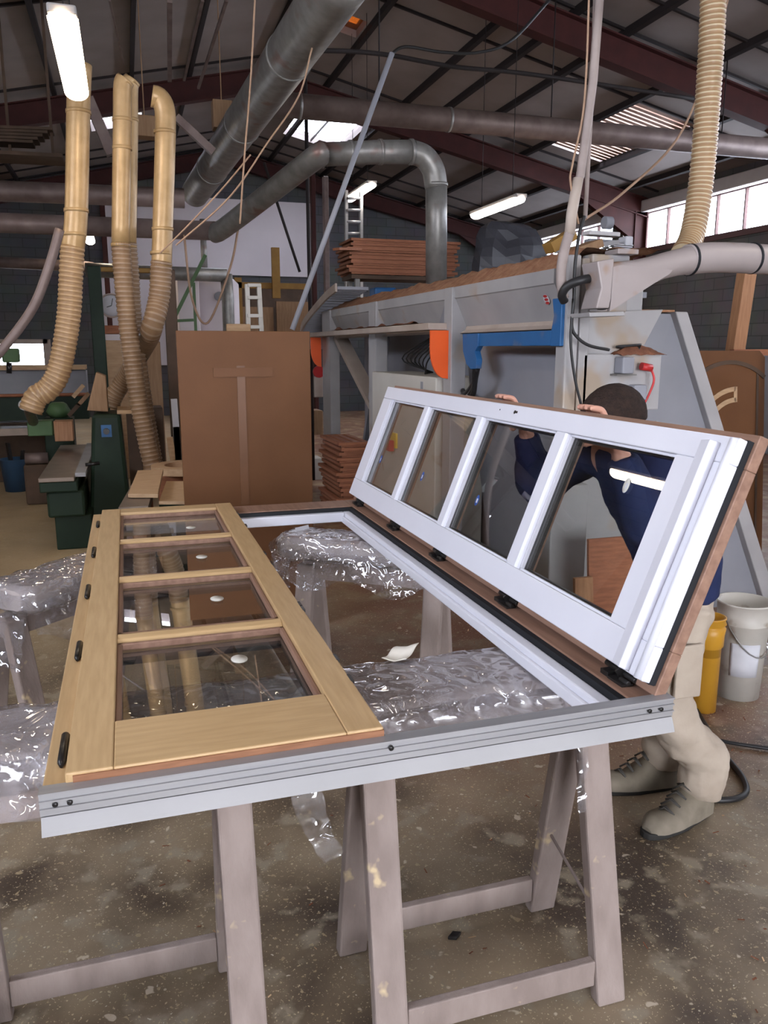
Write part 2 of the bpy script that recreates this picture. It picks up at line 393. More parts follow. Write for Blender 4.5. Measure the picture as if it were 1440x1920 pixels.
def struct(name, mb, mats, **k):
    o = mb.build(name, mats, **k); o['kind'] = 'structure'; return o
def copy_tree(o, parent=None):
    c = o.copy(); C.objects.link(c)
    if parent: c.parent = parent
    for ch in list(o.children): copy_tree(ch, c)
    return c

# ================================================================== THE HALL
XL, XR, YB, YF = -4.96, 9.9, 20.2, -6.0
RX, RZ, RK = 2.47, 6.2, .2217
def rz(x): return RZ - RK * abs(x - RX)
b = MB().box(XL - .3, XR + .3, YF - .3, YB + .3, -.15, 0)
fl = struct('floor', b, 'concrete'); fl.location = (0, 0, 0)
fl.data.transform(Matrix.Translation(((XL + XR) / 2, (YF + YB) / 2, -.15)))

def roofbox(b, x0, x1, y0, y1, d0, d1, m=0):
    P = [(x, y, rz(x) + d) for d in (d0, d1) for x, y in ((x0, y0), (x1, y0), (x1, y1), (x0, y1))]
    b.hexa(P, m)
OPEN = [(3.42, 4.62, 15.75, 17.75), (7.27, 8.37, 10.95, 13.5),       # the two daylight openings on the right slope
        (-.35, .55, 16.2, 17.0),                                      # small one, left
        (.75, 1.55, 14.9, 15.5), (2.95, 3.45, 11.6, 12.2)]            # amber ones
b = MB()
xs = sorted({XL, RX, XR} | {v for o in OPEN for v in o[:2]}); ys = sorted({YF, YB} | {v for o in OPEN for v in o[2:]})
for x0, x1 in zip(xs, xs[1:]):
    for y0, y1 in zip(ys, ys[1:]):
        cx, cy = (x0 + x1) / 2, (y0 + y1) / 2
        if any(o[0] < cx < o[1] and o[2] < cy < o[3] for o in OPEN): continue
        roofbox(b, x0, x1, y0, y1, 0, .18)
struct('ceiling', b, 'ceil')
# thin cross joints between the insulation panels and the long purlins
n_trim = 1
b = MB(); y = 4.0
while y < YB:
    for x0, x1 in ((XL, RX), (RX, XR)):
        if not any(o[2] < y < o[3] for o in OPEN[:2]): roofbox(b, x0, x1, y - .019, y + .019, -.03, .0)
    y += .76
struct('trim_%d' % n_trim, b, 'purlin')
for x in [-4.4, -3.2, -2.0, -.8, .35, 1.25, 2.4, 3.50, 4.75, 5.35, 6.05, 7.22, 8.42, 9.4]:
    n_trim += 1; b = MB(); roofbox(b, x - .03, x + .03, YF, YB, -.09, -.005)
    struct('trim_%d' % n_trim, b, 'purlin')
# steel portal frames
for y in (-1.0, 4.0, 9.35, 14.2, 19.9):
    n_trim += 1; b = MB()
    for x0, x1 in ((XL, RX), (RX, XR)):
        roofbox(b, x0, x1, y - .09, y + .09, -.13, -.11); roofbox(b, x0, x1, y - .09, y + .09, -.46, -.44)
        roofbox(b, x0, x1, y - .012, y + .012, -.44, -.13)
    for x, s_ in ((XL + .02, 1), (XR - .02, -1)):
        b.box(min(x, x + s_ * .02), max(x, x + s_ * .02), y - .09, y + .09, 0, rz(x) - .3)
        b.box(min(x + s_ * .26, x + s_ * .28), max(x + s_ * .26, x + s_ * .28), y - .09, y + .09, 0, rz(x) - .35)
        b.box(min(x, x + s_ * .27), max(x, x + s_ * .27), y - .012, y + .012, 0, rz(x) - .35)
        # haunch at the eaves
        xa = x + s_ * .28; xb = x + s_ * 1.6
        b.prism([(xa, y - .06, rz(xa) - .45), (xb, y - .06, rz(xb) - .45), (xa, y - .06, rz(xa) - .95)], (0, .12, 0))
    struct('trim_%d' % n_trim, b, 'steel_red')
# roof lights
tagn = 1
def window_struct(b, mats):
    global tagn
    o = struct('window_%d' % tagn, b, mats); tagn += 1; return o
b = MB(); roofbox(b, *OPEN[0], .10, .105); o = window_struct(b, 'skylight')
b = MB(); roofbox(b, 4.0, 4.015, OPEN[0][2], OPEN[0][3], .02, .06)
b.build('glazing_bar', 'purlin', o)
b = MB(); roofbox(b, *OPEN[1], .12, .125); o = window_struct(b, 'skylight')
b = MB(); y = OPEN[1][2]
while y < OPEN[1][3] - .1:
    roofbox(b, OPEN[1][0] + .06, OPEN[1][1], y, y + .085, .0, .02); y += .125
b.build('corrugated_sheet', 'tan_sheet', o)
b = MB(); roofbox(b, *OPEN[2], .10, .105); window_struct(b, 'skylight')
b = MB(); roofbox(b, *OPEN[3], .10, .105); window_struct(b, 'amber')
b = MB(); roofbox(b, *OPEN[4], .10, .105); window_struct(b, 'amber')

# back wall (gable) with a low window at the left
def wall_with_holes(axis, c0, c1, u0, u1, ztop, holes):
    b = MB(); us = sorted({u0, u1} | {v for h in holes for v in h[:2]} | ({RX} if axis == 'y' else set()))
    zs = sorted({0.0} | {v for h in holes for v in h[2:]})
    for ua, ub in zip(us, us[1:]):
        zz = zs + [None]
        for za, zb in zip(zz, zz[1:]):
            cu = (ua + ub) / 2
            if zb is None: ta, tb = ztop(ua), ztop(ub)
            else: ta = tb = zb
            cz = za + .01
            if any(h[0] < cu < h[1] and h[2] <= cz < h[3] for h in holes): continue
            if axis == 'y':
                b.hexa([(ua, c0, za), (ub, c0, za), (ub, c1, za), (ua, c1, za), (ua, c0, ta), (ub, c0, tb), (ub, c1, tb), (ua, c1, ta)])
            else:
                b.hexa([(c0, ua, za), (c1, ua, za), (c1, ub, za), (c0, ub, za), (c0, ua, ta), (c1, ua, ta), (c1, ub, tb), (c0, ub, tb)])
    return b
struct('wall_back', wall_with_holes('y', YB, YB + .25, XL, XR, lambda x: rz(x) + .1, [(-3.4, -1.75, 1.15, 1.72)]), 'block_x')
struct('wall_front', wall_with_holes('y', YF - .25, YF, XL, XR, lambda x: rz(x) + .1, [(-1.2, 4.2, .05, 3.7)]), 'block_x')
HR = [(-2.0, 9.15, 3.50, 4.22), (9.55, 14.96, 3.50, 4.22), (15.35, 18.9, 3.50, 4.22)]
struct('wall_right', wall_with_holes('x', XR, XR + .25, YF, YB, lambda y: rz(XR) + .1, HR), 'block_y')
HL = [(-4.6, 3.8, 3.2, 4.25), (13.3, 13.7, 3.5, 3.95), (14.1, 14.75, 2.7, 3.0), (14.9, 15.3, 3.3, 3.75), (15.7, 16.1, 2.6, 3.1), (16.6, 17.3, 3.0, 3.3)]  # unseen openings: first added for light, small ones shaped for pane reflections
struct('wall_left', wall_with_holes('x', XL - .25, XL, YF, YB, lambda y: rz(XL) + .1, HL), 'block_y')
for side, HH, xa in (('r', HR, XR + .1), ('l', HL, XL - .12)):
    for (y0, y1, z0, z1) in HH:
        b = MB().box(xa, xa + .008, y0, y1, z0, z1); o = window_struct(b, 'winglass')
        f_ = MB(); y = y0
        while y < y1 + .01:
            f_.box(xa - .03, xa + .03, min(y, y1 - .02) - .014, min(y, y1 - .02) + .014, z0, z1); y += .68
        f_.box(xa - .04, xa + .04, y0, y1, z0, z0 + .05).box(xa - .04, xa + .04, y0, y1, z1 - .03, z1)
        f_.build('window_frame', 'window_frame', o)
        if side == 'r':
            MB().box(XR - .14, XR + .02, y0 - .08, y1 + .05, z1 - .02, z1 + .2).build('shutter_box', 'sheen_white', o, bevel=.02)
            MB().box(XR - .05, XR + .02, y0 - .08, y1 + .05, z0 - .07, z0).build('window_sill', 'window_frame', o)
b = MB().box(-3.4, -1.75, YB + .1, YB + .108, 1.15, 1.72); o = window_struct(b, 'winglass')
f_ = MB().box(-3.5, -1.68, YB - .05, YB + .02, 1.70, 1.80).box(-3.5, -1.68, YB - .05, YB + .02, 1.08, 1.17).box(-1.78, -1.62, YB - .05, YB + .02, 1.08, 1.8)
f_.build('window_frame', 'machine_tan', o)

# cladding on the back wall
struct('trim_%d' % (n_trim + 1), MB().box(-.35, 4.55, YB - .06, YB, 3.32, 5.05), 'white_wall'); n_trim += 1
struct('trim_%d' % (n_trim + 1), MB().box(-.55, 1.75, YB - .05, YB, 1.2, 3.30), 'white_wall'); n_trim += 1

# ================================================================== LAMPS
def lamp(x, y, z, L, mat, label, cable_top=None):
    o = thing('ceiling_lamp', (x, y, z), label, 'lamp', None)
    b = MB(); n = 14; prof = []
    for k in range(n + 1):
        a = math.pi * k / n; prof.append((.075 * math.cos(a), -.055 * math.sin(a)))
    K = 18; vs = []; fs = []
    for i in range(K + 1):
        t = i / K; yy = y - L / 2 + L * t
        e = min(1, math.sqrt(max(0, 1 - max(0, abs(t - .5) * 2 * L / 2 - (L / 2 - .09)) ** 2 / .0082)) + .12)
        for px_, pz in prof: vs.append((x + px_ * e, yy, z + pz * e))
    W = n + 1
    fs = [(i * W + k, i * W + k + 1, (i + 1) * W + k + 1, (i + 1) * W + k) for i in range(K) for k in range(n)]
    fs += [tuple(range(W)), tuple(range(K * W, K * W + W))[::-1]]
    b.add(vs, fs, 0, True); b.build('diffuser', mat, o)
    MB().box(x - .07, x + .07, y - L / 2 + .02, y + L / 2 - .02, z + .002, z + .045).build('housing', 'lamp_body', o, bevel=.01)
    c = MB()
    for yy in (y - L / 2 + .25, y + L / 2 - .25): c.tube([(x, yy, z + .04), (x, yy, rz(x) - .02)], .004, 6)
    c.build('suspension_cord', 'purlin', o)
    return o
lamp(-.20, 5.38, 3.24, 1.42, 'lampglass_warm', 'large glowing strip lamp hanging at the top left before the yellowish duct')
lamp(4.30, 9.15, 3.24, 1.34, 'lampglass', 'glowing strip lamp hanging to the right of the vertical elbow duct')
lamp(3.35, 11.7, 3.80, 1.25, 'lampglass', 'smaller glowing strip lamp hanging in front of the tall ladder')
lamp(-.42, 13.4, 3.25, 1.3, 'lampglass_warm', 'distant glowing strip lamp just right of the leftmost duct')
lamp(-.52, 16.2, 2.95, .9, 'lampglass_warm', 'farthest small lamp glowing beside the leftmost ribbed hose')
lamp(-2.55, 7.05, 3.25, 1.4, 'lampglass_warm', 'strip lamp outside the left edge, mirrored in the raised pane')
lamp(-.20, .4, 3.24, 1.42, 'lampglass_dim', 'unseen strip lamp added overhead above the photographer')  # out of view, added to light the front rail
lamp(-2.6, 1.5, 3.24, 1.42, 'lampglass_dim', 'unseen strip lamp added overhead left of the photographer')  # also out of view, added for foreground brightness
lamp(4.3, 2.6, 3.24, 1.34, 'lampglass', 'unseen strip lamp added overhead right of the grey machine arm')  # out of view, added to light the machine from the right

# ================================================================== FRENCH WINDOW ON THE SAWHORSES
fw = thing('french_window', (.42, 2.4, .83), 'unfinished oak and white French window lying flat with one leaf raised open', 'window')
X0, X1, Y0, Y1 = -.173, 1.012, 1.275, 3.60
# outer frame
b = MB()
b.box(.942, X1, Y0 + .01, Y1, .862, .897)                     # right stile
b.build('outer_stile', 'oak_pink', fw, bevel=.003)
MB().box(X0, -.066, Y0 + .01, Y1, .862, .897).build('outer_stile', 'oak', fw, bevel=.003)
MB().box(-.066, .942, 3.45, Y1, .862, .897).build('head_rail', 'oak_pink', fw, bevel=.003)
b = MB()
b.box(.926, .942, Y0 + .02, 3.45, .862, .893).box(.2, .942, 3.434, 3.45, .862, .893)
b.build('gasket', 'rubber', fw)
b = MB()
b.box(.894, .926, Y0 + .01, 3.434, .836, .878).box(.882, .894, Y0 + .01, 3.434, .832, .862).box(-.12, .894, 3.402, 3.434, .836, .878)
b.box(-.17, -.10, Y0 + .01, Y1, .832, .862).box(.926, X1, Y0 + .01, Y1, .832, .862).box(-.12, .926, 3.434, Y1, .832, .862)
b.build('white_rebate', 'white_paint', fw, bevel=.004)
# aluminium threshold: ribbed face with a pale sloping lip
b = MB()
for k in range(3):
    za = .868 + k * .0135
    b.box(X0 - .001, X1 + .004, Y0 - .012, Y0 + .012, za, za + .0105)
    b.box(X0 - .001, X1 + .004, Y0 - .016, Y0 + .012, za + .0105, za + .0135)
al = b.build('threshold', 'alu', fw)
b = MB().prism([(X0, Y0 - .012, .866), (X0, Y0 - .022, .845), (X0, Y0 - .024, .838), (X0, Y0 + .02, .838), (X0, Y0 + .02, .866)], (X1 - X0 + .003, 0, 0))
b.build('drip_lip', 'alu_white', al)
b = MB()
for xx in (-.150, -.128, .958, .985): b.lathe([(0, 0), (.0045, 0), (.0045, .002), (0, .002)], (xx, Y0 - .0175, .888), (0, 1, 0), 12)
b.lathe([(0, 0), (.005, 0), (.005, .004), (0, .004)], (.413, Y0 - .0175, .895), (0, 1, 0), 12)
b.build('screw', 'black', al)

# lying oak leaf
lf = MB()
LX0, LX1, LY0, LY1 = -.135, .407, 1.285, 3.55
IX0, IX1 = -.06, .338
bays = [(1.46, 1.905), (1.968, 2.425), (2.492, 2.93), (2.998, 3.46)]
zt, zb_ = .925, .880
lf = MB().box(LX0, IX0, LY0, LY1, zb_, zt).box(IX1, LX1, LY0, LY1, zb_, zt)
leaf = lf.build('lying_leaf', 'oak', fw, bevel=.003)
b = MB().box(IX0, IX1, LY0, bays[0][0], zb_, zt - .0005).box(IX0, IX1, bays[3][1], LY1, zb_, zt - .0005)
b.build('cross_rail', 'oak_x', leaf, bevel=.003)
for (a0, a1), (c0, c1) in zip(bays, bays[1:]):
    ym = (a1 + c0) / 2
    b = MB().prism([(IX0, ym - .033, zt - .022), (IX0, ym - .018, zt - .006), (IX0, ym, zt - .002), (IX0, ym + .018, zt - .006), (IX0, ym + .033, zt - .022), (IX0, ym + .033, zb_ - .02), (IX0, ym - .033, zb_ - .02)], (IX1 - IX0, 0, 0))
    b.build('muntin', 'oak_x', leaf, bevel=.002)
for (a0, a1) in bays:
    MB().box(IX0 - .004, IX1 + .004, a0 - .004, a1 + .004, .893, .897).build('glass_pane', 'glass', leaf)
    g = MB()   # glazing bead and dark spacer seen through the pane
    g.box(IX0, IX0 + .008, a0, a1, .860, .888).box(IX1 - .008, IX1, a0, a1, .860, .888).box(IX0, IX1, a0, a0 + .008, .860, .888).box(IX0, IX1, a1 - .008, a1, .860, .888)
    g.build('glass_spacer', 'black', leaf)
    g = MB()
    for p, q in (((IX0, a0), (IX0 + .012, a1)), ((IX1 - .012, a0), (IX1, a1)), ((IX0, a0), (IX1, a0 + .012)), ((IX0, a1 - .012), (IX1, a1))):
        g.box(p[0], q[0], p[1], q[1], .897, .914)
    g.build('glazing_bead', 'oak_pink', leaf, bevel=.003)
for y in (1.76, 2.237, 2.729, 3.212):
    b = MB().lathe([(0, .0006), (.019, .0006), (.019, 0), (0, 0)], (0, 0, 0), n=28)
    for i in range(len(b.v)): b.v[i] = V((.208 + b.v[i].x, y + b.v[i].y * 1.35, .8976 + b.v[i].z))
    b.build('oval_sticker', 'sticker', leaf)
MB().box(LX0 + .012, LX1, LY0 - .003, LY0 + .004, .884, zt - .005).build('rail_edge', 'oak_dark', leaf)
b = MB()
for y in (1.50, 1.62, 1.98, 2.02, 2.46, 2.60, 3.05, 3.30): b.box(LX1 - .003, LX1 + .004, y, y + .035, zt - .006, zt + .001)
b.build('striker', 'black', leaf)
for y, l in ((1.42, .125), (1.915, .12), (2.405, .13), (2.888, .13), (3.36, .10)):
    b = MB().tube([(-.147, y - l / 2, .901), (-.147, y - l / 2 + .012, .903), (-.147, y + l / 2 - .012, .903), (-.147, y + l / 2, .901)], [.003, .0075, .0075, .003], 10)
    b.box(-.1545, -.1395, y - l * .3, y + l * .3, .897, .903)
    b.build('hinge_pin', 'black', fw)

# raised leaf
TH = R(68.6); e_ = V((math.cos(TH), 0, math.sin(TH))); n_ = V((-math.sin(TH), 0, math.cos(TH)))
TL = Matrix.Translation((.955, 0, .93)) @ Matrix(((e_.x, 0, n_.x, 0), (0, 1, 0, 0), (e_.z, 0, n_.z, 0), (0, 0, 0, 1)))
def LB(): b = MB(); b.T = TL; return b
SB, ST = .085, .478
LW0, LW1 = .008, .533
pb = [(1.46, 1.912), (1.99, 2.458), (2.532, 2.968), (3.04, 3.45)]
WY0, WY1 = 1.292, 3.565
b = LB()
b.box(LW0 - .02, SB, WY0 - .012, WY1 + .01, -.060, -.034).box(ST, LW1 + .018, WY0 - .012, WY1 + .01, -.060, -.034)
b.box(SB, ST, WY0 - .012, pb[0][0], -.060, -.034).box(SB, ST, pb[3][1], WY1 + .01, -.060, -.034)
for (a0, a1), (c0, c1) in zip(pb, pb[1:]): b.box(SB, ST, a1, c0, -.060, -.036)
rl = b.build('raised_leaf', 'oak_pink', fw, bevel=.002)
b = LB().box(LW0 - .002, LW1 + .004, WY0 - .004, WY1 + .002, -.036, -.024)
b = LB()
b.box(LW0, LW1 + .002, WY0 - .003, WY0 + .008, -.036, -.020).box(LW1 - .008, LW1 + .002, WY0, WY1, -.036, -.020).box(LW0 - .002, LW0 + .008, WY0, WY1, -.036, -.020)
b.build('gasket', 'rubber', rl)
b = LB()
b.box(LW0, SB, WY0, WY1, -.024, 0).box(ST, LW1, WY0, WY1, -.024, 0)
b.box(SB, ST, WY0, pb[0][0], -.024, -.0004).box(SB, ST, pb[3][1], WY1, -.024, -.0004)
b.build('white_facing', 'white_paint', rl, bevel=.003)
for (a0, a1), (c0, c1) in zip(pb, pb[1:]):
    b = LB().prism([(SB, a1 - .001, -.024), (SB, a1 + .008, -.006), (SB, a1 + .016, -.002), (SB, c0 - .016, -.002), (SB, c0 - .008, -.006), (SB, c0 + .001, -.024)], (ST - SB, 0, 0))
    b.build('muntin', 'white_paint', rl, bevel=.001)
for i, (a0, a1) in enumerate(pb):
    LB().box(SB - .004, ST + .004, a0 - .004, a1 + .004, -.026, -.022).build('glass_pane', 'glass', rl)
    g = LB()
    for s0, s1, y0, y1 in ((SB, SB + .009, a0, a1), (ST - .009, ST, a0, a1), (SB, ST, a0, a0 + .009), (SB, ST, a1 - .009, a1)): g.box(s0, s1, y0, y1, -.048, -.026)
    g.build('glass_spacer', 'black', rl)
    g = LB()
    for s0, s1, y0, y1 in ((SB, SB + .006, a0, a1), (ST - .006, ST, a0, a1), (SB, ST, a0, a0 + .006), (SB, ST, a1 - .006, a1)): g.box(s0, s1, y0, y1, -.022, -.012)
    g.build('white_bead', 'white_paint', rl)
for (s_, y_, mt) in ((.385, 1.612, 'sticker'), (.212, 2.325, 'sticker_blue'), (.213, 2.835, 'sticker_blue'), (.21, 3.362, 'sticker_blue')):
    b = MB().lathe([(0, .0005), (.012, .0005), (.012, 0), (0, 0)], (0, 0, 0), n=28)
    for i in range(len(b.v)): b.v[i] = TL @ V((s_ + b.v[i].x * 1.55, y_ + b.v[i].y * .95, -.0212 + b.v[i].z))
    b.T = TL
    b.box(s_ - .008, s_ + .006, y_ - .006, y_ + .002, -.0205, -.0202, 1)
    b.build('pane_label', [mt, 'paper_white'], rl)
# weather bar and rounded nosing along the near (bottom) end of the raised leaf
b = LB()
b.prism([(0, 1.350, 0), (0, 1.350, .020), (0, 1.360, .026), (0, 1.395, .004), (0, 1.395, 0)], (0, 0, 0))
b = LB().prism([(.012, 1.338, 0), (.012, 1.338, .012), (.012, 1.350, .020), (.012, 1.392, .006), (.012, 1.392, 0)], (.505, 0, 0))
b.build('weather_bar', 'white_paint', rl, bevel=.002)
LB().tube([(LW0 + .002, WY0 + .012, .002), (LW1 - .004, WY0 + .012, .002)], .009, 12).build('nosing', 'white_paint', rl)
b = LB()
b.lathe([(0, .001), (.006, .001), (.006, 0), (0, 0)], (.511, 2.255, 0), n=14).lathe([(0, .001), (.0025, .001), (.0025, 0), (0, 0)], (.511, 2.36, 0), n=10).box(.508, .515, 2.238, 2.255, 0, .001)
b.build('lock_hole', 'black', rl)
b = LB()
for y in (1.62, 2.05, 2.75, 3.2): b.box(LW1 + .018, LW1 + .021, y, y + .012, -.052, -.040)
b.build('pin', 'alu', rl)
# black hinges between right stile and raised leaf
for y in (1.40, 1.945, 2.47, 2.95, 3.46):
    b = MB().tube([(.985, y - .055, .913), (.985, y + .055, .913)], .0075, 12)
    b.box(.956, .985, y - .045, y + .01, .8975, .903).box(.958, .982, y + .012, y + .04, .8975, .909)
    b.tube([(.97, y - .05, .906), (.97, y - .02, .906)], .006, 8)
    b.bar((.985, y - .012, .912), (.972, y - .012, .93), .03, .005, (0, 1, 0))
    b.build('hinge', 'black', fw, bevel=.001)

# ================================================================== SAWHORSES
def sawhorse():
    t = thing('sawhorse', (0, 0, 0), '', 'sawhorse', None)
    Lh = .285
    for sx in (-1, 1):
        for sy in (-1, 1):
            b = MB(); p = V((sx * Lh, sy * .178, 0)); q = V((sx * (Lh - .005), sy * .035, .70))
            w_, h_ = .078, .040
            off = V((0, sy * h_ / 2, 0))
            P = []
            for c in (p, q):
                P += [c + V((-w_ / 2, -h_ / 2, 0)), c + V((w_ / 2, -h_ / 2, 0)), c + V((w_ / 2, h_ / 2, 0)), c + V((-w_ / 2, h_ / 2, 0))]
            b.hexa([P[0], P[1], P[2], P[3], P[4], P[5], P[6], P[7]])
            b.build('leg', 'sawhorse', t, bevel=.006)
    MB().box(-Lh - .02, Lh + .02, -.03, .03, .635, .712).build('top_beam', 'sawhorse', t, bevel=.004)
    for sy in (-1, 1):
        MB().box(-Lh + .04, Lh - .04, sy * .163 - .012, sy * .163 + .012, .045, .115).build('stretcher', 'sawhorse', t, bevel=.003)
    MB().tube([(Lh - .02, .14, .30), (Lh - .01, -.13, .20)], .004, 6).build('cord', 'grey_hose', t)
    return t
s1 = sawhorse(); s1.location = (.772, 1.65, 0); s1['label'] = 'whitish wooden sawhorse under the front right of the window frame'
s2 = copy_tree(s1); s2.location = (-.112, 1.69, 0); s2['label'] = 'whitish wooden sawhorse under the front left, cut off by the left edge'
s3 = copy_tree(s1); s3.location = (.93, 3.10, 0); s3.rotation_euler.z = R(-36); s3['label'] = 'rear sawhorse standing below the opening next to the raised leaf'
s4 = copy_tree(s1); s4.location = (-.24, 3.06, 0); s4.rotation_euler.z = R(44); s4['label'] = 'rear sawhorse at the left with film hanging over its end'
for s_ in (s1, s2, s3, s4): s_['group'] = 'whitish sawhorses'

def nz(p, s): return noise.noise(V(p) * s)
def pad(L, W, H, label, loc, rot, name='padded_beam', seed=0):
    """foam padded board wrapped in clear film: rounded body, film skin with folds"""
    t = thing(name, loc, label, 'padded beam')
    t.rotation_euler.z = rot
    def sect(u, v, gx=0.0, wr=0.0):
        x = (u - .5) * (L + 2 * gx); a = 2 * math.pi * v
        c, s_ = math.cos(a), math.sin(a)
        k = 1
        if u < .05: k = .72 + .28 * u / .05
        if u > .95: k = .72 + .28 * (1 - u) / .05
        y = math.copysign(abs(c) ** .55, c) * (W / 2 + gx) * k; z = math.copysign(abs(s_) ** .6, s_) * (H / 2 + gx) * k - H / 2
        p = V((x, y, z))
        if wr: p += V((0, c, s_)) * wr * (nz((x * 5 + seed, y * 14, z * 14), 2.0) + .6 * nz((x * 16 + seed, y * 30, z * 30), 1.5))
        p.z = min(p.z, .0)
        return p
    b = MB(); nu, nv = 40, 28
    b.grid(lambda u, v: sect(u, v, 0, .006), nu, nv)
    b.f.append([j for j in range(nv)]); b.m.append(0); b.sm.append(False)
    b.f.append([nu * (nv + 1) + j for j in range(nv)]); b.m.append(0); b.sm.append(False)
    for i in range(len(b.v)): b.v[i] = b.v[i] + V(loc)
    b.build('foam_board', 'foam', t)
    b = MB(); b.grid(lambda u, v: sect(u, v, .006, .010) + V((0, 0, .001)), 110, 70)
    for i in range(len(b.v)): b.v[i] = b.v[i] + V(loc)
    b.build('plastic_wrap', 'film', t, recalc=False)
    return t
def film_sheet(t, fn, nu, nv, wr, mat='film_thin', name='hanging_film', seed=0.0):
    b = MB()
    def g(u, v):
        p = V(fn(u, v)); k = wr
        d = V((nz(p * 1.0 + V((seed, 0, 0)), 11) + .5 * nz(p, 27), nz(p + V((3, seed, 1)), 12) + .5 * nz(p, 31), .5 * nz(p + V((7, 2, seed)), 13)))
        return p + d * k
    b.grid(g, nu, nv); b.build(name, mat, t, recalc=False)

p1 = pad(1.75, .27, .09, 'long plastic wrapped padded beam across the two front sawhorses', (.265, 1.70, .826), R(-1.5), seed=1)
# film spilling from the front pad (sheet in world space, local to unrotated helper origin)
p1.rotation_euler.z = 0
film_sheet(p1, lambda u, v: (-.15 + 1.15 * u, 1.60 - .20 * v, .812 - .02 * v - .025 * v * v), 110, 24, .010, mat='film_thin', seed=2)
film_sheet(p1, lambda u, v: (.27 + .07 * u * (1 - .5 * v) + .07 * v * v, 1.50 + .01 * v, .79 - .28 * v + .02 * u), 12, 40, .014, seed=4)
film_sheet(p1, lambda u, v: (.985 + .04 * u * (1 - .5 * v) + .01 * v, 1.57 - .02 * v, .80 - .32 * v), 10, 36, .012, seed=5)
film_sheet(p1, lambda u, v: (-.62 + .46 * u, 1.59 - .13 * v, .822 - .02 * v - .05 * v * v), 40, 26, .014, mat='film', seed=6)
p2 = pad(.78, .24, .10, 'plastic wrapped padded beam on the rear sawhorse beside the raised leaf', (.93, 3.12, .826), R(-36), seed=9)
p3 = pad(.62, .24, .10, 'plastic wrapped padded beam on the rear left sawhorse', (-.22, 3.05, .826), R(46), seed=15)
def loc2(t, x, y, z):
    c, s_ = math.cos(t.rotation_euler.z), math.sin(t.rotation_euler.z)
    return V((x, y, z))
for t, L_, seed in ((p2, .78, 21.0), (p3, .62, 31.0)):
    base = wloc(t)
    # long side skirt facing the camera and the drooping end
    film_sheet(t, lambda u, v: base + V(((u - .5) * L_, -.128 - .03 * v, -.05 - (.10 + .06 * math.sin(u * 7) ** 2) * v)), 60, 18, .016, seed=seed)
    film_sheet(t, lambda u, v: base + V((-L_ / 2 - .01 - .02 * v, (u - .5) * .26 * (1 - .35 * v), -.02 - .26 * v)), 26, 26, .02, seed=seed + 3)
    film_sheet(t, lambda u, v: base + V((L_ / 2 + .01, (u - .5) * .24 * (1 - .3 * v), -.02 - .20 * v)), 26, 22, .02, seed=seed + 5)
# papers
def scrap(name, pts, mat, label, cat_, th=.0015, seed=0):
    b = MB(); P = [V(p) for p in pts]
    def g(u, v):
        p = P[0].lerp(P[1], u).lerp(P[3].lerp(P[2], u), v); p.z += .012 * nz(p + V((seed, 0, 0)), 18) + .01 * abs(u - .5); return p
    b.grid(g, 10, 8); o = b.build(name, mat, solid=th); tag(o, label, cat_); return o
scrap('paper_scrap', [(.565, 1.80, .834), (.62, 1.775, .836), (.68, 1.845, .846), (.63, 1.875, .836)], 'paper', 'torn pale paper scrap on the front wrapped beam', 'paper')
a = [at(553, 990, Z=.84), at(578, 984, Z=.84), at(585, 1018, Z=.77), at(560, 1028, Z=.77)]
b = MB().add(a, [(0, 1, 2, 3)]); o = b.build('paper_label', 'paper_white', solid=.001); tag(o, 'white paper label stuck on the film of the rear beam', 'label')

# ================================================================== SMALL THINGS ON THE FLOOR
b = MB(); c = at(852, 1757, Z=.0)
b.prism([c + V((-.022, -.004, 0)), c + V((.0, -.014, 0)), c + V((.022, .004, 0)), c + V((0, .014, 0))], (0, 0, .010))
o = b.build('plastic_clip', 'black', bevel=.002); tag(o, 'small black plastic clip lying between the front sawhorse legs', 'clip')
b = MB()
random.seed(3)
for i in range(520):
    if i < 260: x, y = random.uniform(1.5, 3.6), random.uniform(2.3, 4.6)
    else: x, y = random.uniform(.0, 3.4), random.uniform(1.2, 4.2)
    a = random.uniform(0, 6.28); l = random.uniform(.006, .022); k = random.uniform(.002, .006)
    b.bar((x, y, .002), (x + l * math.cos(a), y + l * math.sin(a), .003 + random.uniform(0, .008)), k, .001, m=random.choice((0, 0, 1)))
o = b.build('wood_chips', ['saw_red', 'wood_pale']); tag(o, 'scattered wood chips and shavings on the concrete floor', 'shavings', kind='stuff')

cb = [(2.45, 3.05, .012), (2.36, 2.80, .012), (2.24, 2.53, .012), (2.18, 2.38, .012), (2.125, 2.22, .012), (2.06, 2.13, .012), (1.97, 2.11, .012), (1.90, 2.16, .012), (1.93, 2.35, .012)]
o = MB().tube(cat(cb, 8), .011, 10).build('power_cable', 'cable'); tag(o, 'thick black cable looping on the floor behind the boots', 'cable')
cb = [(2.0, 2.95, .012), (2.10, 2.72, .012), (2.22, 2.52, .012), (2.32, 2.42, .012), (2.52, 2.30, .012), (2.9, 2.16, .012)]
o = MB().tube(cat(cb, 8), .008, 10).build('power_cable', 'cable'); tag(o, 'thinner black cable running off to the right edge', 'cable')

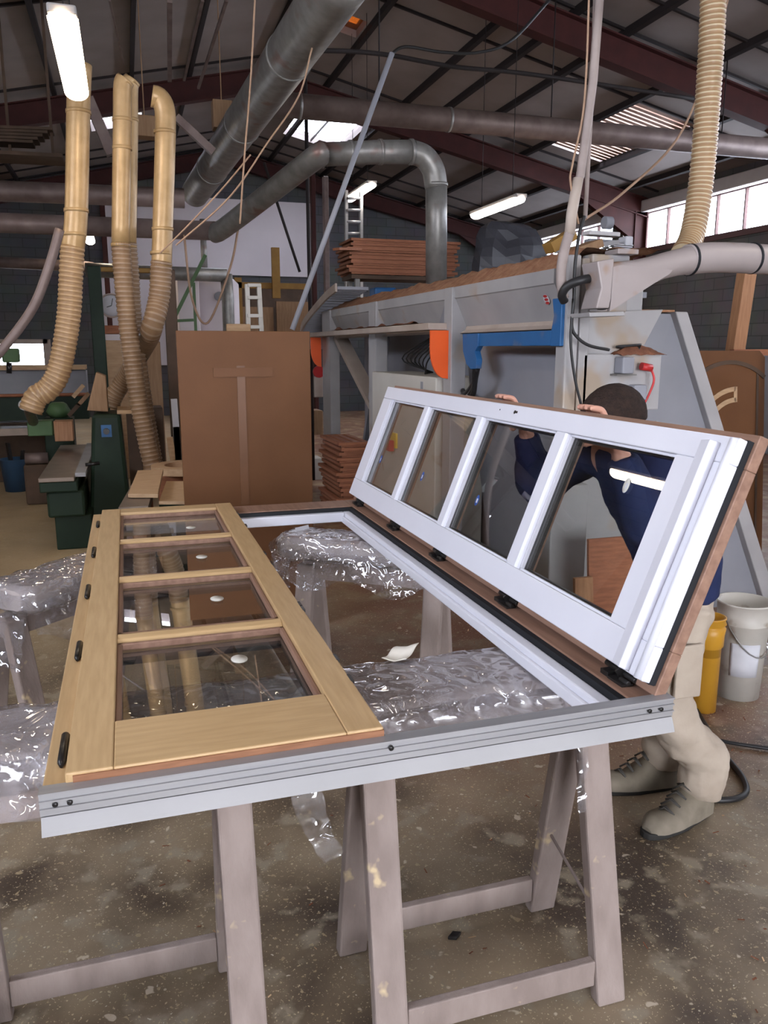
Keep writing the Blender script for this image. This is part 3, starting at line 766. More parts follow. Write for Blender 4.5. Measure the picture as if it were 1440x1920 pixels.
# buckets
def bucket(name, c, r0, r1, h, mat, label, cat_, rim=.006, bands=()):
    t = thing(name, c, label, cat_)
    pr = [(0, .004), (r0, .004), (r0, 0)]
    pr = [(0, 0), (r0, 0)] + [(r0 + (r1 - r0) * z / h + dr, z) for z, dr in bands] + [(r1, h - .01), (r1 + rim, h - .006), (r1 + rim, h), (r1 - .003, h), (r0 - .004, .01), (0, .01)]
    MB().lathe(pr, c, n=32).build('body', mat, t)
    return t
t = bucket('white_bucket', (2.66, 2.87, 0), .098, .118, .46, 'white_dirty', 'dirty white open bucket with a wire handle beside the yellow one', 'bucket',
           bands=((.355, 0), (.36, .006), (.365, .006), (.37, 0)))
hp = [V((2.66 + .122 * math.cos(a), 2.87 + .122 * math.sin(a), .39 - .17 * max(0, math.sin(k)))) for k, a in [(math.pi * i / 12, R(190) + R(170) * i / 12) for i in range(13)]]
MB().tube(hp, .0028, 8).build('handle', 'galv', t)
def onlab(u, v):
    a = R(205 + 70 * u); r = .1015 + .0022 * (10 * v) * .2; return (2.66 + (.104 + .008 * v) * math.cos(a), 2.87 + (.104 + .008 * v) * math.sin(a), .12 + .16 * v)
MB().grid(onlab, 10, 3).build('paper_label', 'paper_white', t, solid=.0006, recalc=False)
t = bucket('yellow_canister', (2.395, 2.78, 0), .057, .064, .44, 'yellow', 'tall ochre yellow canister standing behind the worker trousers', 'canister',
           bands=((.30, -.004), (.31, .004), (.36, .004), (.39, .008), (.395, .0), (.405, .0), (.41, .008)))
b = MB().bar((2.40, 2.79, .03), (2.44, 2.85, .56), .035, .012); o = b.build('wooden_stick', 'wood_red'); tag(o, 'reddish flat wooden stick standing in the yellow canister', 'stick')
# offcuts by the right edge
random.seed(5)
oc = [(3.35, 3.2, .0, 12), (3.3, 3.28, .03, -14), (3.38, 3.18, .06, 30), (3.3, 3.4, .09, -4)]
for k, (x, y, z, a) in enumerate(oc):
    b = MB().box(-.22, .22, -.045, .045, 0, .028); o = b.build('wood_offcut', 'wood_warm', bevel=.002)
    o.location = (x, y, z + .002 * k); o.rotation_euler.z = R(a)
    tag(o, ['lowest reddish wood offcut on the floor at the right edge', 'second reddish offcut, lying across the lowest one', 'third reddish offcut turned askew on the small pile', 'topmost reddish offcut of the small pile at the right edge'][k], 'offcut', 'offcuts by the right edge')
b = MB(); b.grid(lambda u, v: V((2.98 + .26 * u, 3.1 + .2 * v, .004 + .13 * math.sin(math.pi * u) * math.sin(math.pi * v))) + V((0, 0, .02 * nz((u * 3, v * 3, 1), 2))), 16, 14)
o = b.build('plastic_bag', 'film', recalc=False); tag(o, 'crumpled clear plastic bag on the floor right of the white bucket', 'bag')

# ================================================================== WORKER
wk = thing('person', (1.72, 2.16, 0), 'person in navy jacket and beige work trousers bending to hold the raised leaf', 'person')
flesh = []
def skin(name, nodes, edges, mat, parent, root=0, sub=2, flat=None):
    """nodes: (x,y,z,r) or (x,y,z,rx,ry); edges: index pairs"""
    me = bpy.data.meshes.new(name); off = wloc(parent)
    me.from_pydata([V(n[:3]) - off for n in nodes], edges, []); me.materials.append(M[mat])
    o = bpy.data.objects.new(name, me); C.objects.link(o); o.parent = parent
    md = o.modifiers.new('skin', 'SKIN'); md.use_smooth_shade = True
    if not me.skin_vertices: me.attributes  # layer is created by the modifier
    sv = me.skin_vertices[0].data if me.skin_vertices else None
    if sv is None:
        bm = bmesh.new(); bm.from_mesh(me); bm.verts.layers.skin.verify(); bm.to_mesh(me); bm.free(); sv = me.skin_vertices[0].data
    for i, n in enumerate(nodes):
        sv[i].radius = (n[3], n[4] if len(n) > 4 else n[3]); sv[i].use_root = (i == root)
    s2_ = o.modifiers.new('sub', 'SUBSURF'); s2_.levels = sub; s2_.render_levels = sub
    return o
class G:
    def __init__(s): s.n = []; s.e = []
    def a(s, p, r, par=None):
        s.n.append((*p, *(r if isinstance(r, tuple) else (r,)))); i = len(s.n) - 1
        if par is not None: s.e.append((par, i))
        return i
    def chain(s, par, items):
        for p, r in items: par = s.a(p, r, par)
        return par
PEL = (1.75, 2.16, .90)
SHL = (1.47, 1.97, 1.265); SHR = (1.49, 2.36, 1.265)     # left shoulder is nearer the camera
ELL = (1.37, 1.86, 1.10); ELR = (1.36, 2.50, 1.12)
WRL = (1.275, 1.905, 1.35); WRR = (1.275, 2.445, 1.35)
HD = V((1.34, 2.13, 1.405))
KL = (1.64, 2.08, .50); KR = (1.68, 2.27, .50)
AL = (1.80, 2.075, .11); AR = (1.80, 2.285, .11)
g = G()
PEL = (1.70, 2.16, .90)
r0 = g.a(PEL, .08)
ch = g.chain(r0, [((1.68, 2.16, 1.03), .10), ((1.57, 2.16, 1.17), .11), ((1.49, 2.16, 1.27), .085)])
hd = g.chain(ch, [((1.455, 2.15, 1.315), .052), ((1.44, 2.145, 1.34), .056), ((1.43, 2.135, 1.375), .07), ((1.41, 2.125, 1.395), .075), ((1.395, 2.12, 1.41), .05)])
hdc = len(g.n) - 2
for sh, el, wr in ((SHL, ELL, WRL), (SHR, ELR, WRR)):
    g.chain(ch, [(sh, .05), (el, .038), (tuple(V(el).lerp(V(wr), .5)), .034), (wr, .024)])
for k_, a_, hip in ((KL, AL, (1.70, 2.09, .80)), (KR, AR, (1.72, 2.24, .80))):
    g.chain(r0, [(hip, .06), (k_, .035), (tuple(V(k_).lerp(V(a_), .4)), .03), (a_, .026), ((a_[0] - .10, a_[1] - .01, .05), .025)])
body = skin('body', g.n, g.e, 'skin', wk); flesh.append(body)
# hands: palm behind the leaf, four fingers over its top edge, thumb on the wood side
def hand(wr, yc, s_):
    g = G()
    w0 = g.a(wr, .024)
    ptop = TL @ V((.515, yc, -.085))
    pal = g.a(tuple(V(wr).lerp(ptop, .5)), (.022, .034), w0); kn = g.a(tuple(ptop), (.018, .036), pal)
    o = skin('hand', g.n, g.e, 'skin', wk, 0); flesh.append(o)
    for k, (dy, ln) in enumerate(((-.033, .92), (-.011, 1.0), (.011, .96), (.033, .80))):
        g = G()
        a0 = TL @ V((.520, yc + dy * .85, -.080)); a1 = TL @ V((.550, yc + dy, -.074)); a2 = TL @ V((.566, yc + dy * 1.05, -.052)); a3 = TL @ V((.566 - .004, yc + dy * 1.08, -.052 + .026 * ln)); a4 = TL @ V((.556, yc + dy * 1.1, -.052 + .040 * ln))
        i = g.a(tuple(a0), .0095)
        g.chain(i, [(tuple(a1), .0098), (tuple(a2), .0095), (tuple(a3), .0088), (tuple(a4), .0072)])
        flesh.append(skin('finger', g.n, g.e, 'skin', wk, 0))
    g = G(); a0 = V(wr).lerp(ptop, .45); i = g.a(tuple(a0), .012)
    g.chain(i, [(tuple(TL @ V((.470, yc + s_ * .042, -.085))), .0115), (tuple(TL @ V((.490, yc + s_ * .056, -.074))), .0105), (tuple(TL @ V((.508, yc + s_ * .060, -.071))), .009)])
    flesh.append(skin('thumb', g.n, g.e, 'skin', wk, 0))
hand(WRL, 1.915, 1); hand(WRR, 2.44, -1)
# clothing: limb and torso tubes melted together, then crumpled a little
def etube(b, pts, rr, side=(0, 1, 0), n=20):
    P = [V(p) for p in pts]; vs = []
    for i_, p in enumerate(P):
        t = (P[min(i_ + 1, len(P) - 1)] - P[max(i_ - 1, 0)]).normalized(); sd = V(side); sd = (sd - t * sd.dot(t)).normalized(); up = t.cross(sd)
        a_, c_ = rr[i_] if isinstance(rr[i_], tuple) else (rr[i_], rr[i_])
        for k in range(n):
            q = 2 * math.pi * k / n; vs.append(p + up * math.cos(q) * a_ + sd * math.sin(q) * c_)
    K = len(P)
    b.add(vs, [(i_ * n + k, i_ * n + (k + 1) % n, (i_ + 1) * n + (k + 1) % n, (i_ + 1) * n + k) for i_ in range(K - 1) for k in range(n)] + [tuple(range(n))[::-1], tuple(range((K - 1) * n, K * n))], 0, True)
def smoothpath(pts, rr, n=5):
    Q = [V((p[0], p[1], p[2])) for p in pts]; A_ = [V((r[0], r[1], 0)) if isinstance(r, tuple) else V((r, r, 0)) for r in rr]
    return cat(Q, n), [(v.x, v.y) for v in cat(A_, n)]
cloud = bpy.data.textures.new('cloth_folds', 'CLOUDS'); cloud.noise_scale = .07; cloud.noise_depth = 2
def cloth(name, tubes, mat, fold=.016):
    b = MB()
    for pts, rr in tubes: etube(b, *smoothpath(pts, rr))
    o = b.build(name, mat, wk)
    m_ = o.modifiers.new('melt', 'REMESH'); m_.mode = 'VOXEL'; m_.voxel_size = .009; m_.use_smooth_shade = True
    m_ = o.modifiers.new('soften', 'SMOOTH'); m_.factor = .6; m_.iterations = 8
    m_ = o.modifiers.new('folds', 'DISPLACE'); m_.texture = cloud; m_.strength = fold; m_.mid_level = .5; m_.texture_coords = 'LOCAL'
    return o
tb = [([(1.715, 2.16, .80), (1.70, 2.16, .93), (1.645, 2.16, 1.06), (1.575, 2.16, 1.18), (1.50, 2.16, 1.275), (1.455, 2.155, 1.325)], [(.108, .16), (.122, .17), (.138, .18), (.138, .19), (.105, .16), (.07, .08)])]
for sh, el, wr in ((SHL, ELL, WRL), (SHR, ELR, WRR)):
    s0 = V((1.51, 2.16, 1.245)).lerp(V(sh), .6)
    tb.append(([s0, sh, V(sh).lerp(V(el), .5), el, V(el).lerp(V(wr), .45), V(el).lerp(V(wr), .82)], [.085, .088, .075, .068, .056, .044]))
cloth('jacket', tb, 'jacket')
tb = [([(1.70, 2.16, .96), (1.705, 2.16, .85), (1.71, 2.16, .74)], [(.09, .14), (.102, .155), (.095, .145)])]
for k_, a_, hip in ((KL, AL, (1.70, 2.085, .78)), (KR, AR, (1.72, 2.245, .78))):
    tb.append(([hip, V(hip).lerp(V(k_), .5), k_, V(k_).lerp(V(a_), .45) , (a_[0] + .02, a_[1], .22), (a_[0] + .01, a_[1], .14), (a_[0] + .005, a_[1], .085)], [.092, .084, .078, .078, .078, .080, .070]))
tr = cloth('trousers', tb, 'trousers', .022)
MB().box(1.60, 1.70, 1.985, 2.0, .50, .68).build('cargo_pocket', 'trousers', tr, bevel=.006)
# boots pointing towards -X
for a_, ang in ((AL, 14), (AR, -10)):
    c = V((a_[0] - .03, a_[1], 0)); b = MB()
    b.T = Matrix.Translation(c) @ Matrix.Rotation(R(180 + ang), 4, 'Z')
    def up(u, v):
        x = -.085 + .30 * u; a = math.pi * v
        wd = .045 + .012 * math.sin(u * 3.0) - (.028 * max(0, (u - .82) / .18) ** 2)
        hh = (.155 - .0 * u) if u < .25 else .155 - .085 * min(1, (u - .25) / .35) - .035 * max(0, (u - .8) / .2) ** 2
        return V((x, math.cos(a) * wd * (1 if u > .02 else .8), .02 + math.sin(a) ** .7 * (hh - .02)))
    b.grid(up, 18, 14)
    n0 = 15
    b.f.append(list(range(15))); b.m.append(0); b.sm.append(False); b.f.append([18 * 15 + j for j in range(15)]); b.m.append(0); b.sm.append(False)
    o = b.build('boot', 'boot', wk)
    m_ = o.modifiers.new('folds', 'DISPLACE'); m_.texture = cloud; m_.strength = .010; m_.texture_coords = 'LOCAL'
    s_ = MB(); s_.T = b.T; out = []
    for k in range(28):
        a = 2 * math.pi * k / 28; x = .065 + .165 * math.cos(a); y = math.copysign(abs(math.sin(a)) ** .7, math.sin(a)) * (.052 if x > .05 else .046)
        out.append((x, y, .0))
    s_.prism(out, (0, 0, .024)); s_.build('sole', 'sole', o, bevel=.004)
    l_ = MB(); l_.T = b.T
    for k in range(4):
        x = .035 + k * .028; z = .145 - k * .02
        l_.tube([(x, -.03, z - .02), (x + .008, 0, z), (x, .03, z - .02)], .0035, 6); l_.tube([(x, .03, z - .02), (x + .016, 0, z - .002), (x + .024, -.03, z - .03)], .0035, 6)
    l_.build('lace', 'lace', o)
# hair shell and ears, nose
def shell(name, c, R3, dirv, mat, cond, parent, n=28):
    b = MB(); c = V(c); z = V(dirv).normalized(); x = z.orthogonal().normalized()
    x = (V((0, 1, 0)) - z * z.y).normalized(); y = z.cross(x); vs = {}; 
    lat, lon = 18, 32; idx = {}
    for i in range(lat + 1):
        for j in range(lon):
            th = math.pi * i / lat; ph = 2 * math.pi * j / lon
            d = z * math.cos(th) * R3[2] + x * math.sin(th) * math.cos(ph) * R3[0] + y * math.sin(th) * math.sin(ph) * R3[1]
            if cond(th, ph): idx[(i, j)] = len(b.v); b.v.append(c + d * (1 + .02 * nz(d, 60)))
    for i in range(lat):
        for j in range(lon):
            q = [(i, j), (i + 1, j), (i + 1, (j + 1) % lon), (i, (j + 1) % lon)]
            if all(k in idx for k in q): b.f.append([idx[k] for k in q]); b.m.append(0); b.sm.append(True)
    return b.build(name, mat, parent, solid=.004)
# crown points up and forwards (the face looks down at the leaf)
crown = V((-.25, -.12, .95))
hair = shell('hair', (1.412, 2.13, 1.396), (.088, .106, .100), crown, 'hair', lambda th, ph: th < R(102), wk)
head = shell('scalp', (1.412, 2.13, 1.393), (.083, .100, .095), crown, 'skin', lambda th, ph: True, wk); flesh.append(head)
face_d = V((-.85, -.02, -.50)).normalized()
b = MB(); p = V((1.412, 2.13, 1.373)) + face_d * .092
b.tube([p + V((0, 0, .03)), p + face_d * .018, p + face_d * .008 - V((0, 0, .012))], [.006, .013, .008], 8); flesh.append(b.build('nose', 'skin', wk))
for sy in (-1, 1):
    b = MB(); c = V((1.42, 2.13 + sy * .090, 1.363)); b.lathe([(0, -.005), (.018, -.005), (.026, 0), (.018, .006), (.008, .003), (0, .004)], c, (0.2, sy, .1), 14); flesh.append(b.build('ear', 'skin', wk))

# melt the fleshy pieces into one body mesh, which carries the clothing
bpy.context.view_layer.update()
dg = bpy.context.evaluated_depsgraph_get(); bm = bmesh.new()
for o in flesh:
    me = bpy.data.meshes.new_from_object(o.evaluated_get(dg)); bm.from_mesh(me); bpy.data.meshes.remove(me)
me = bpy.data.meshes.new('person'); bm.to_mesh(me); bm.free()
me.materials.append(M['skin']); me.polygons.foreach_set('use_smooth', [True] * len(me.polygons)); me.polygons.foreach_set('material_index', [0] * len(me.polygons))
for o in flesh: bpy.data.objects.remove(o)
pb_ = bpy.data.objects.new('figure', me); C.objects.link(pb_); pb_.location = wk.location
tag(pb_, wk['label'], 'person')
for ch in list(wk.children): ch.parent = pb_
bpy.data.objects.remove(wk); wk = pb_; wk.name = 'person'

# ================================================================== BROWN PANEL
t = thing('hardboard_sheet', (.61, 4.42, 0), 'large brown hardboard sheet standing upright behind the frame', 'board')
MB().box(.258, .970, 4.40, 4.425, .0, 1.69).build('board', 'panel', t, bevel=.003)
a, c = at(400, 690, Y=4.39), at(511, 706, Y=4.39)
MB().box(a.x, c.x, 4.392, 4.40, c.z, a.z).build('glued_batten', 'panel_patch', t)
a, c = at(444, 686, Y=4.39), at(468, 945, Y=4.39)
MB().box(a.x, c.x, 4.3965, 4.40, c.z, a.z).build('tape_strip', 'tape', t)

# ================================================================== BIG GREY MACHINE
mc = thing('woodworking_machine', (2.6, 6.2, 0), 'long grey machine with orange brackets and blue beam topped with sawdust', 'machine')
MX = 2.1
def P_(name, b, mats, **k): return b.build(name, mats, mc, **k)
# end flange and end plates
P_('end_column', MB().box(MX, MX + .07, 3.62, 3.72, 0, 2.05).box(MX + .07, 2.62, 3.74, 3.80, 0, 2.03).box(MX + .10, MX + .16, 3.66, 3.74, 0, 2.04), 'machine', bevel=.008)
P_('gusset', MB().prism([(2.25, 3.70, 1.78), (2.72, 3.70, 1.80), (2.62, 3.70, 1.62), (2.30, 3.70, 1.35)], (0, .05, 0)), 'machine', bevel=.004)
P_('column_box', MB().box(2.24, 2.46, 3.64, 3.74, 1.78, 2.06), 'machine', bevel=.01)
# leaning support leg at the right
b = MB()
fr_ = [(2.62, 1.0), (2.74, 1.80), (3.02, 1.80), (3.86, 0.0), (2.62, 0)]
b.prism([(2.95, 3.90, 1.80), (3.03, 3.90, 1.80), (3.88, 3.90, 0), (3.78, 3.90, 0)], (0, .55, 0))
P_('support_edge', b, 'machine', bevel=.006)
b = MB().hexa([(2.60, 4.00, 0), (3.80, 3.95, 0), (3.80, 4.02, 0), (2.60, 4.07, 0), (2.60, 4.00, 1.79), (2.97, 3.95, 1.79), (2.97, 4.02, 1.79), (2.60, 4.07, 1.79)])
P_('support_panel', b, 'machine_blue')
P_('dust_ledge', MB().box(2.62, 2.98, 3.95, 4.4, 1.80, 1.812), 'sawdust')
# hopper plates between columns
def hopper(y0, y1):
    b = MB()
    prof = [(MX + .02, 2.0), (MX + .02, 1.928), (MX + .028, 1.922), (MX + .10, 1.765), (MX + .11, 1.745), (MX + .10, 1.722), (MX + .06, 1.700)]
    for k, ((xa, za), (xb, zb2)) in enumerate(zip(prof, prof[1:])):
        b.hexa([(xa, y0, za), (xa + .02, y0, za), (xa + .02, y1, za), (xa, y1, za), (xb, y0, zb2), (xb + .02, y0, zb2), (xb + .02, y1, zb2), (xb, y1, zb2)], 1 if k > 3 else 0)
    return b
P_('hopper_plate', hopper(3.80, 5.12), ['machine', 'machine_tan'])
P_('hopper_plate', hopper(5.26, 6.86), ['machine', 'machine_tan'])
P_('hopper_plate', hopper(7.08, 8.55), ['machine', 'machine_tan'])
for (y0, y1) in ((5.12, 5.26), (6.86, 7.08), (8.55, 8.90)):
    P_('post', MB().box(MX, MX + .11, y0, y1, 0, 2.0), 'machine', bevel=.006)
for y0 in (5.30, 7.12):
    P_('rib_shadow', MB().prism([(MX + .03, y0 - .03, 1.93), (MX + .09, y0 + .28, 1.73), (MX + .11, y0 - .03, 1.71)], (-.012, 0, 0)), 'machine_blue')  # flat dark triangle: the gusset rib's triangular shadow laid on the plate
# top deck with inner walls
P_('top_deck', MB().box(MX + .05, 2.70, 3.85, 5.0, 1.955, 1.995).box(MX + .05, 3.05, 5.0, 6.5, 1.955, 1.995).box(MX + .05, 3.9, 6.5, 9.0, 1.955, 1.995).box(3.05, 3.6, 5.1, 5.5, 1.955, 1.995), 'machine_blue')
P_('inner_panel', MB().hexa([(2.50, 3.80, 0), (2.54, 3.80, 0), (2.54, 5.25, 0), (2.50, 5.25, 0), (2.24, 3.80, 1.75), (2.28, 3.80, 1.75), (2.28, 5.25, 1.75), (2.24, 5.25, 1.75)]), 'machine_blue')
P_('inner_panel', MB().box(2.62, 2.66, 5.25, 9.0, 0, 1.95), 'machine_blue')
for ya, yb in ((7.15, 8.3),):
    P_('diagonal_brace', MB().bar((2.26, ya, 1.70), (2.42, yb, .35), .06, .12, (1, 0, 0)), 'machine_blue', bevel=.004)
P_('diagonal_brace', MB().bar((2.2, 8.5, 1.72), (2.4, 7.2, .7), .06, .14, (1, 0, 0)), 'machine_tan', bevel=.004)
# shelf with orange brackets
P_('shelf', MB().box(1.965, MX, 5.20, 9.35, 1.722, 1.768), 'machine_tan', bevel=.004)
for y in (5.17, 8.95):
    a = []
    xw = MX - .13 if y < 6 else MX - .12
    pts = [(MX, 1.718), (xw, 1.718), (xw, 1.60)]
    for k in range(9):
        q = R(90) * k / 8; pts.append((MX - (MX - xw) * math.cos(q) ** .8, 1.60 - .205 * math.sin(q) ** 1.0))
    P_('orange_bracket', MB().prism([(x, y, z) for x, z in pts], (0, .018, 0)), 'orange')
# blue beam
b = MB().box(MX - .02, MX + .03, 3.735, 4.62, 1.612, 1.690)
b.prism([(MX - .02, 3.64, 1.61), (MX - .02, 3.64, 1.845), (MX - .02, 3.735, 1.845), (MX - .02, 3.715, 1.76), (MX - .02, 3.735, 1.69), (MX - .02, 3.735, 1.61)], (.03, 0, 0))
pts = [(4.86, 1.69), (4.62, 1.69), (4.62, 1.612), (4.66, 1.58), (4.63, 1.53), (4.64, 1.475), (4.72, 1.47), (4.79, 1.50), (4.85, 1.58)]
b.prism([(MX - .03, y, z) for y, z in pts], (.04, 0, 0))
P_('blue_beam', b, 'blue', bevel=.004)
for k, dz in enumerate((0, .03, .06)):
    P_('cable_loom', MB().tube(cat([(2.10, 4.68 + .02 * k, 1.48), (2.13, 4.80, 1.38 - dz), (2.16, 5.0, 1.30 - dz), (2.2, 5.15, 1.32 - dz)], 6), .018, 8), 'cable')
# cream cabinet with switch
cbn = P_('cabinet', MB().box(MX - .04, 2.44, 5.30, 6.84, .05, 1.40), 'cream', bevel=.01)
a = at(738, 832, X=2.05)
MB().box(2.045, 2.06, a.y - .07, a.y + .07, a.z - .03, a.z + .09).build('isolator_plate', 'yellow_bright', cbn)
MB().box(2.0, 2.045, a.y - .03, a.y + .05, a.z - .06, a.z + .03).build('isolator_switch', 'red', cbn, bevel=.006)
MB().box(2.058, 2.062, 5.55, 5.60, 1.20, 1.36).build('door_handle', 'machine_blue', cbn)
b = MB()
for k in range(7): b.tube(cat([(2.15 + .03 * k, 5.75 + .05 * k, 1.41), (2.12, 5.6 + .1 * k, 1.52), (2.25, 5.5 + .05 * k, 1.70)], 5), .006, 6)
P_('loose_wires', b, 'cable')
# red sticker with marks
c = at(1019, 573, X=2.15)
b = MB(); b.lathe([(0, .0), (.022, 0), (.022, .001), (0, .001)], (0, 0, 0), n=26)
nrm = V((-.52, 0, -.85)).normalized()
up_ = V((.85, 0, -.52)).normalized()
def onplate(y, s): return V((MX + .028, y, 1.922)).lerp(V((MX + .10, y, 1.765)), s) + V((-.004, 0, -.002))
stk = MB()
def ell(cy, cs, ry, rs, off, m):
    vs = []
    for k in range(24):
        q = 2 * math.pi * k / 24; p = onplate(cy + ry * math.cos(q), cs + rs * math.sin(q)) + V((-.9, 0, -.4)) * off; vs.append(p)
    stk.prism(vs, V((-.9, 0, -.4)) * .001, m)
ell(3.93, .42, .030, .17, .0, 0)
for k in range(3): ell(3.93, .42 + (.11 - .11 * k), .020, .045, .0015, 1)
P_('round_sticker', stk, ['paper_white', 'red'])
# socket plate on the near end
pa_, pc_ = at(1095, 664, Y=3.66), at(1234, 768, Y=3.66)
b = MB().box(pa_.x, pc_.x, 3.66, 3.72, pc_.z, pa_.z)
pl = P_('socket_plate', b, 'machine', bevel=.006)
a = at(1168, 682, Y=3.64)
MB().box(a.x - .04, a.x + .03, 3.58, 3.66, a.z - .05, a.z + .035).build('socket', 'machine_blue', pl, bevel=.008)
MB().box(a.x - .06, a.x + .06, 3.60, 3.66, a.z - .06, a.z - .052).build('bracket', 'galv', pl)
a = at(1205, 690, Y=3.64)
MB().tube([(a.x - .03, 3.61, a.z + .01), (a.x + .03, 3.61, a.z)], .02, 12).build('red_plug', 'red', pl)
b = MB().tube(cat([(a.x + .03, 3.61, a.z), (a.x + .045, 3.60, a.z - .06), (a.x + .03, 3.61, a.z - .13), (a.x, 3.62, a.z - .2), (a.x - .02, 3.64, a.z - .26)], 6), .006, 8); b.build('red_lead', 'red', pl)
a = at(1196, 732, Y=3.64)
MB().box(a.x - .05, a.x + .03, 3.60, 3.66, a.z - .05, a.z + .03).build('lower_socket', 'machine_blue', pl, bevel=.008)
a = at(1178, 658, Y=3.66)
P_('coiled_wire', MB().tube([V((a.x + .07 * math.cos(k * .5), a.y + .0 + .03 * math.sin(k * .5), a.z + .002 * (k % 13) + .01)) for k in range(50)], .005, 6), 'cable')
b = MB(); b.grid(lambda u, v: V((2.40 + .32 * u, 3.64 + .10 * v, pa_.z - .004 + .05 * math.sin(math.pi * u) * math.sin(math.pi * v) + .01 * nz((u * 9, v * 7, 0), 1))), 20, 10); P_('dust_heap', b, 'saw_red', recalc=False)
# sawdust bank along the upper edge
b = MB()
def bank(u, v):
    y = 3.70 + 5.2 * u; x = MX + .03 + (.55 if y < 5 else .75) * v
    z = 1.995 + .10 * min(1, v * 5) + .02 * nz((x * 3, y * 3, 0), 1.3) * min(1, v * 4) + .018 * nz((x * 9, y * 9, 2), 1.7) * min(1, v * 6)
    return V((x, y, z))
b.grid(bank, 220, 24); P_('sawdust_bank', b, 'sawdust', recalc=False)
b = MB(); b.grid(lambda u, v: V((1.97 + .14 * v, 5.6 + 2.4 * u, 1.770 + .05 * max(0, nz((u * 12, v * 2, 3), 1.0)) * math.sin(math.pi * v) + .004)), 60, 8); P_('shelf_dust', b, 'saw_red', recalc=False)
# curved guard at the far end
b = MB(); cy = cat([(0, 7.85, 2.19), (0, 8.3, 2.13), (0, 8.95, 2.0), (0, 9.45, 1.87), (0, 9.6, 1.72), (0, 9.6, 1.60)], 6)
for i in range(len(cy) - 1):
    for xx, dx in ((1.99, .02), ):
        p, q = cy[i], cy[i + 1]
        b.hexa([(xx, p.y, p.z - .05), (xx + dx, p.y, p.z - .05), (xx + dx, q.y, q.z - .05), (xx, q.y, q.z - .05), (xx, p.y, p.z + .03), (xx + dx, p.y, p.z + .03), (xx + dx, q.y, q.z + .03), (xx, q.y, q.z + .03)])
P_('curved_guard_rail', b, 'machine_tan')
b = MB()
for i in range(0, len(cy) - 1, 1):
    p = cy[i]; b.box(2.01, 2.32, p.y - .03, p.y + .02, p.z - .03, p.z + .0)
P_('guard_slats', b, 'machine_blue')
# suction arm at the near end
YA = 3.38
def pa(x, y): return at(x, y, Y=YA)
b = MB().prism([pa(1120, 490), pa(1152, 484), pa(1146, 560), pa(1142, 578), pa(1118, 578), pa(1128, 540)], (0, .14, 0))
P_('arm_flange', b, 'arm_paint', bevel=.006)
rows = [(1150, 489, 580, 3.6, .085), (1175, 487, 566, 3.2, .085), (1205, 484, 549, 2.8, .082), (1235, 478, 533, 2.5, .080), (1265, 469, 521, 2.2, .077), (1295, 461, 514, 2.0, .074), (1318, 455, 511, 2.0, .073)]
b = MB(); nn = 28; vs = []
for (x, yt, yb, ex, hd_) in rows:
    A_, B_ = pa(x, yt), pa(x, yb); c_ = (A_ + B_) / 2 + V((0, .085, 0)); hh = (A_.z - B_.z) / 2
    for k in range(nn):
        q_ = 2 * math.pi * k / nn; cc, ss = math.cos(q_), math.sin(q_)
        vs.append(c_ + V((0, math.copysign(abs(cc) ** (2 / ex), cc) * hd_, math.copysign(abs(ss) ** (2 / ex), ss) * hh)))
b.add(vs, [(i * nn + k, i * nn + (k + 1) % nn, (i + 1) * nn + (k + 1) % nn, (i + 1) * nn + k) for i in range(len(rows) - 1) for k in range(nn)], 0, True)
b.prism([pa(1150, 500) , pa(1165, 497), pa(1262, 506), pa(1255, 514), pa(1240, 523), pa(1143, 584), pa(1146, 560)], (0, .02, 0))
P_('suction_arm', b, 'arm_paint')
P_('arm_foot', MB().prism([pa(1105, 586), pa(1170, 584), pa(1172, 592), pa(1106, 594)], (0, .2, 0)), 'machine', bevel=.003)
c0, c1_, c2_, c3_ = pa(1310, 484), pa(1345, 480), pa(1400, 480), pa(1500, 486)
q = V((0, .085, 0)); Pp = [c0 + q, c1_ + q, c2_ + q, c3_ + q]
P_('exhaust_pipe', MB().tube(cat(Pp, 6), .073, 28), 'arm_paint')
P_('pipe_gasket', MB().tube([pa(1313, 484) + q, pa(1317, 484) + q], .077, 28), 'rubber').data
P_('pipe_gasket', MB().tube([pa(1432, 481) + q, pa(1436, 481) + q], .077, 28), 'rubber')

# things on the machine top
def stack_crate(loc, n, Lx, Ly, h, mat, labels, group, jitter=.02, seed=1):
    random.seed(seed)
    t = thing('slatted_panel', loc, '', 'panel', group)
    b = MB(); x, y, z = loc
    for yy in (y - Ly / 2, y + Ly / 2 - .04): b.box(x - Lx / 2, x + Lx / 2, yy, yy + .04, z + h * .42, z + h).box(x - Lx / 2 + .03, x + Lx / 2 - .03, yy + .018, yy + .024, z, z + h * .42)
    for k in range(4): xx = x - Lx / 2 + (Lx - .05) * k / 3; b.box(xx, xx + .05, y - Ly / 2 + .001, y + Ly / 2 - .001, z + h * .43, z + h - .001)
    b.build('rail', mat, t)
    b = MB()
    for k in range(6): xx = x - Lx / 2 + .1 + (Lx - .2) * k / 6; b.box(xx, xx + .08, y - Ly / 2 + .04, y + Ly / 2 - .04, z + h * .3, z + h * .6)
    b.build('slat', 'dark_wood', t)
    out = [t]
    for k in range(1, n):
        c = copy_tree(t); c.location = (x + random.uniform(-jitter, jitter), y + random.uniform(-jitter, jitter), z + k * (h + .001)); out.append(c)
    for o, l in zip(out, labels): o['label'] = l
    return out
ords = ['lowest', 'second', 'third', 'fourth', 'fifth', 'sixth', 'seventh', 'topmost']
stack_crate((2.93, 8.75, 2.375), 8, 1.24, .5, .044, 'wood_red', ['%s reddish slatted shutter in the high stack behind the elbow duct%s' % (o, '' if o in ('lowest', 'topmost') else ', counted from below') for o in ords], 'reddish shutters stacked high', .03)
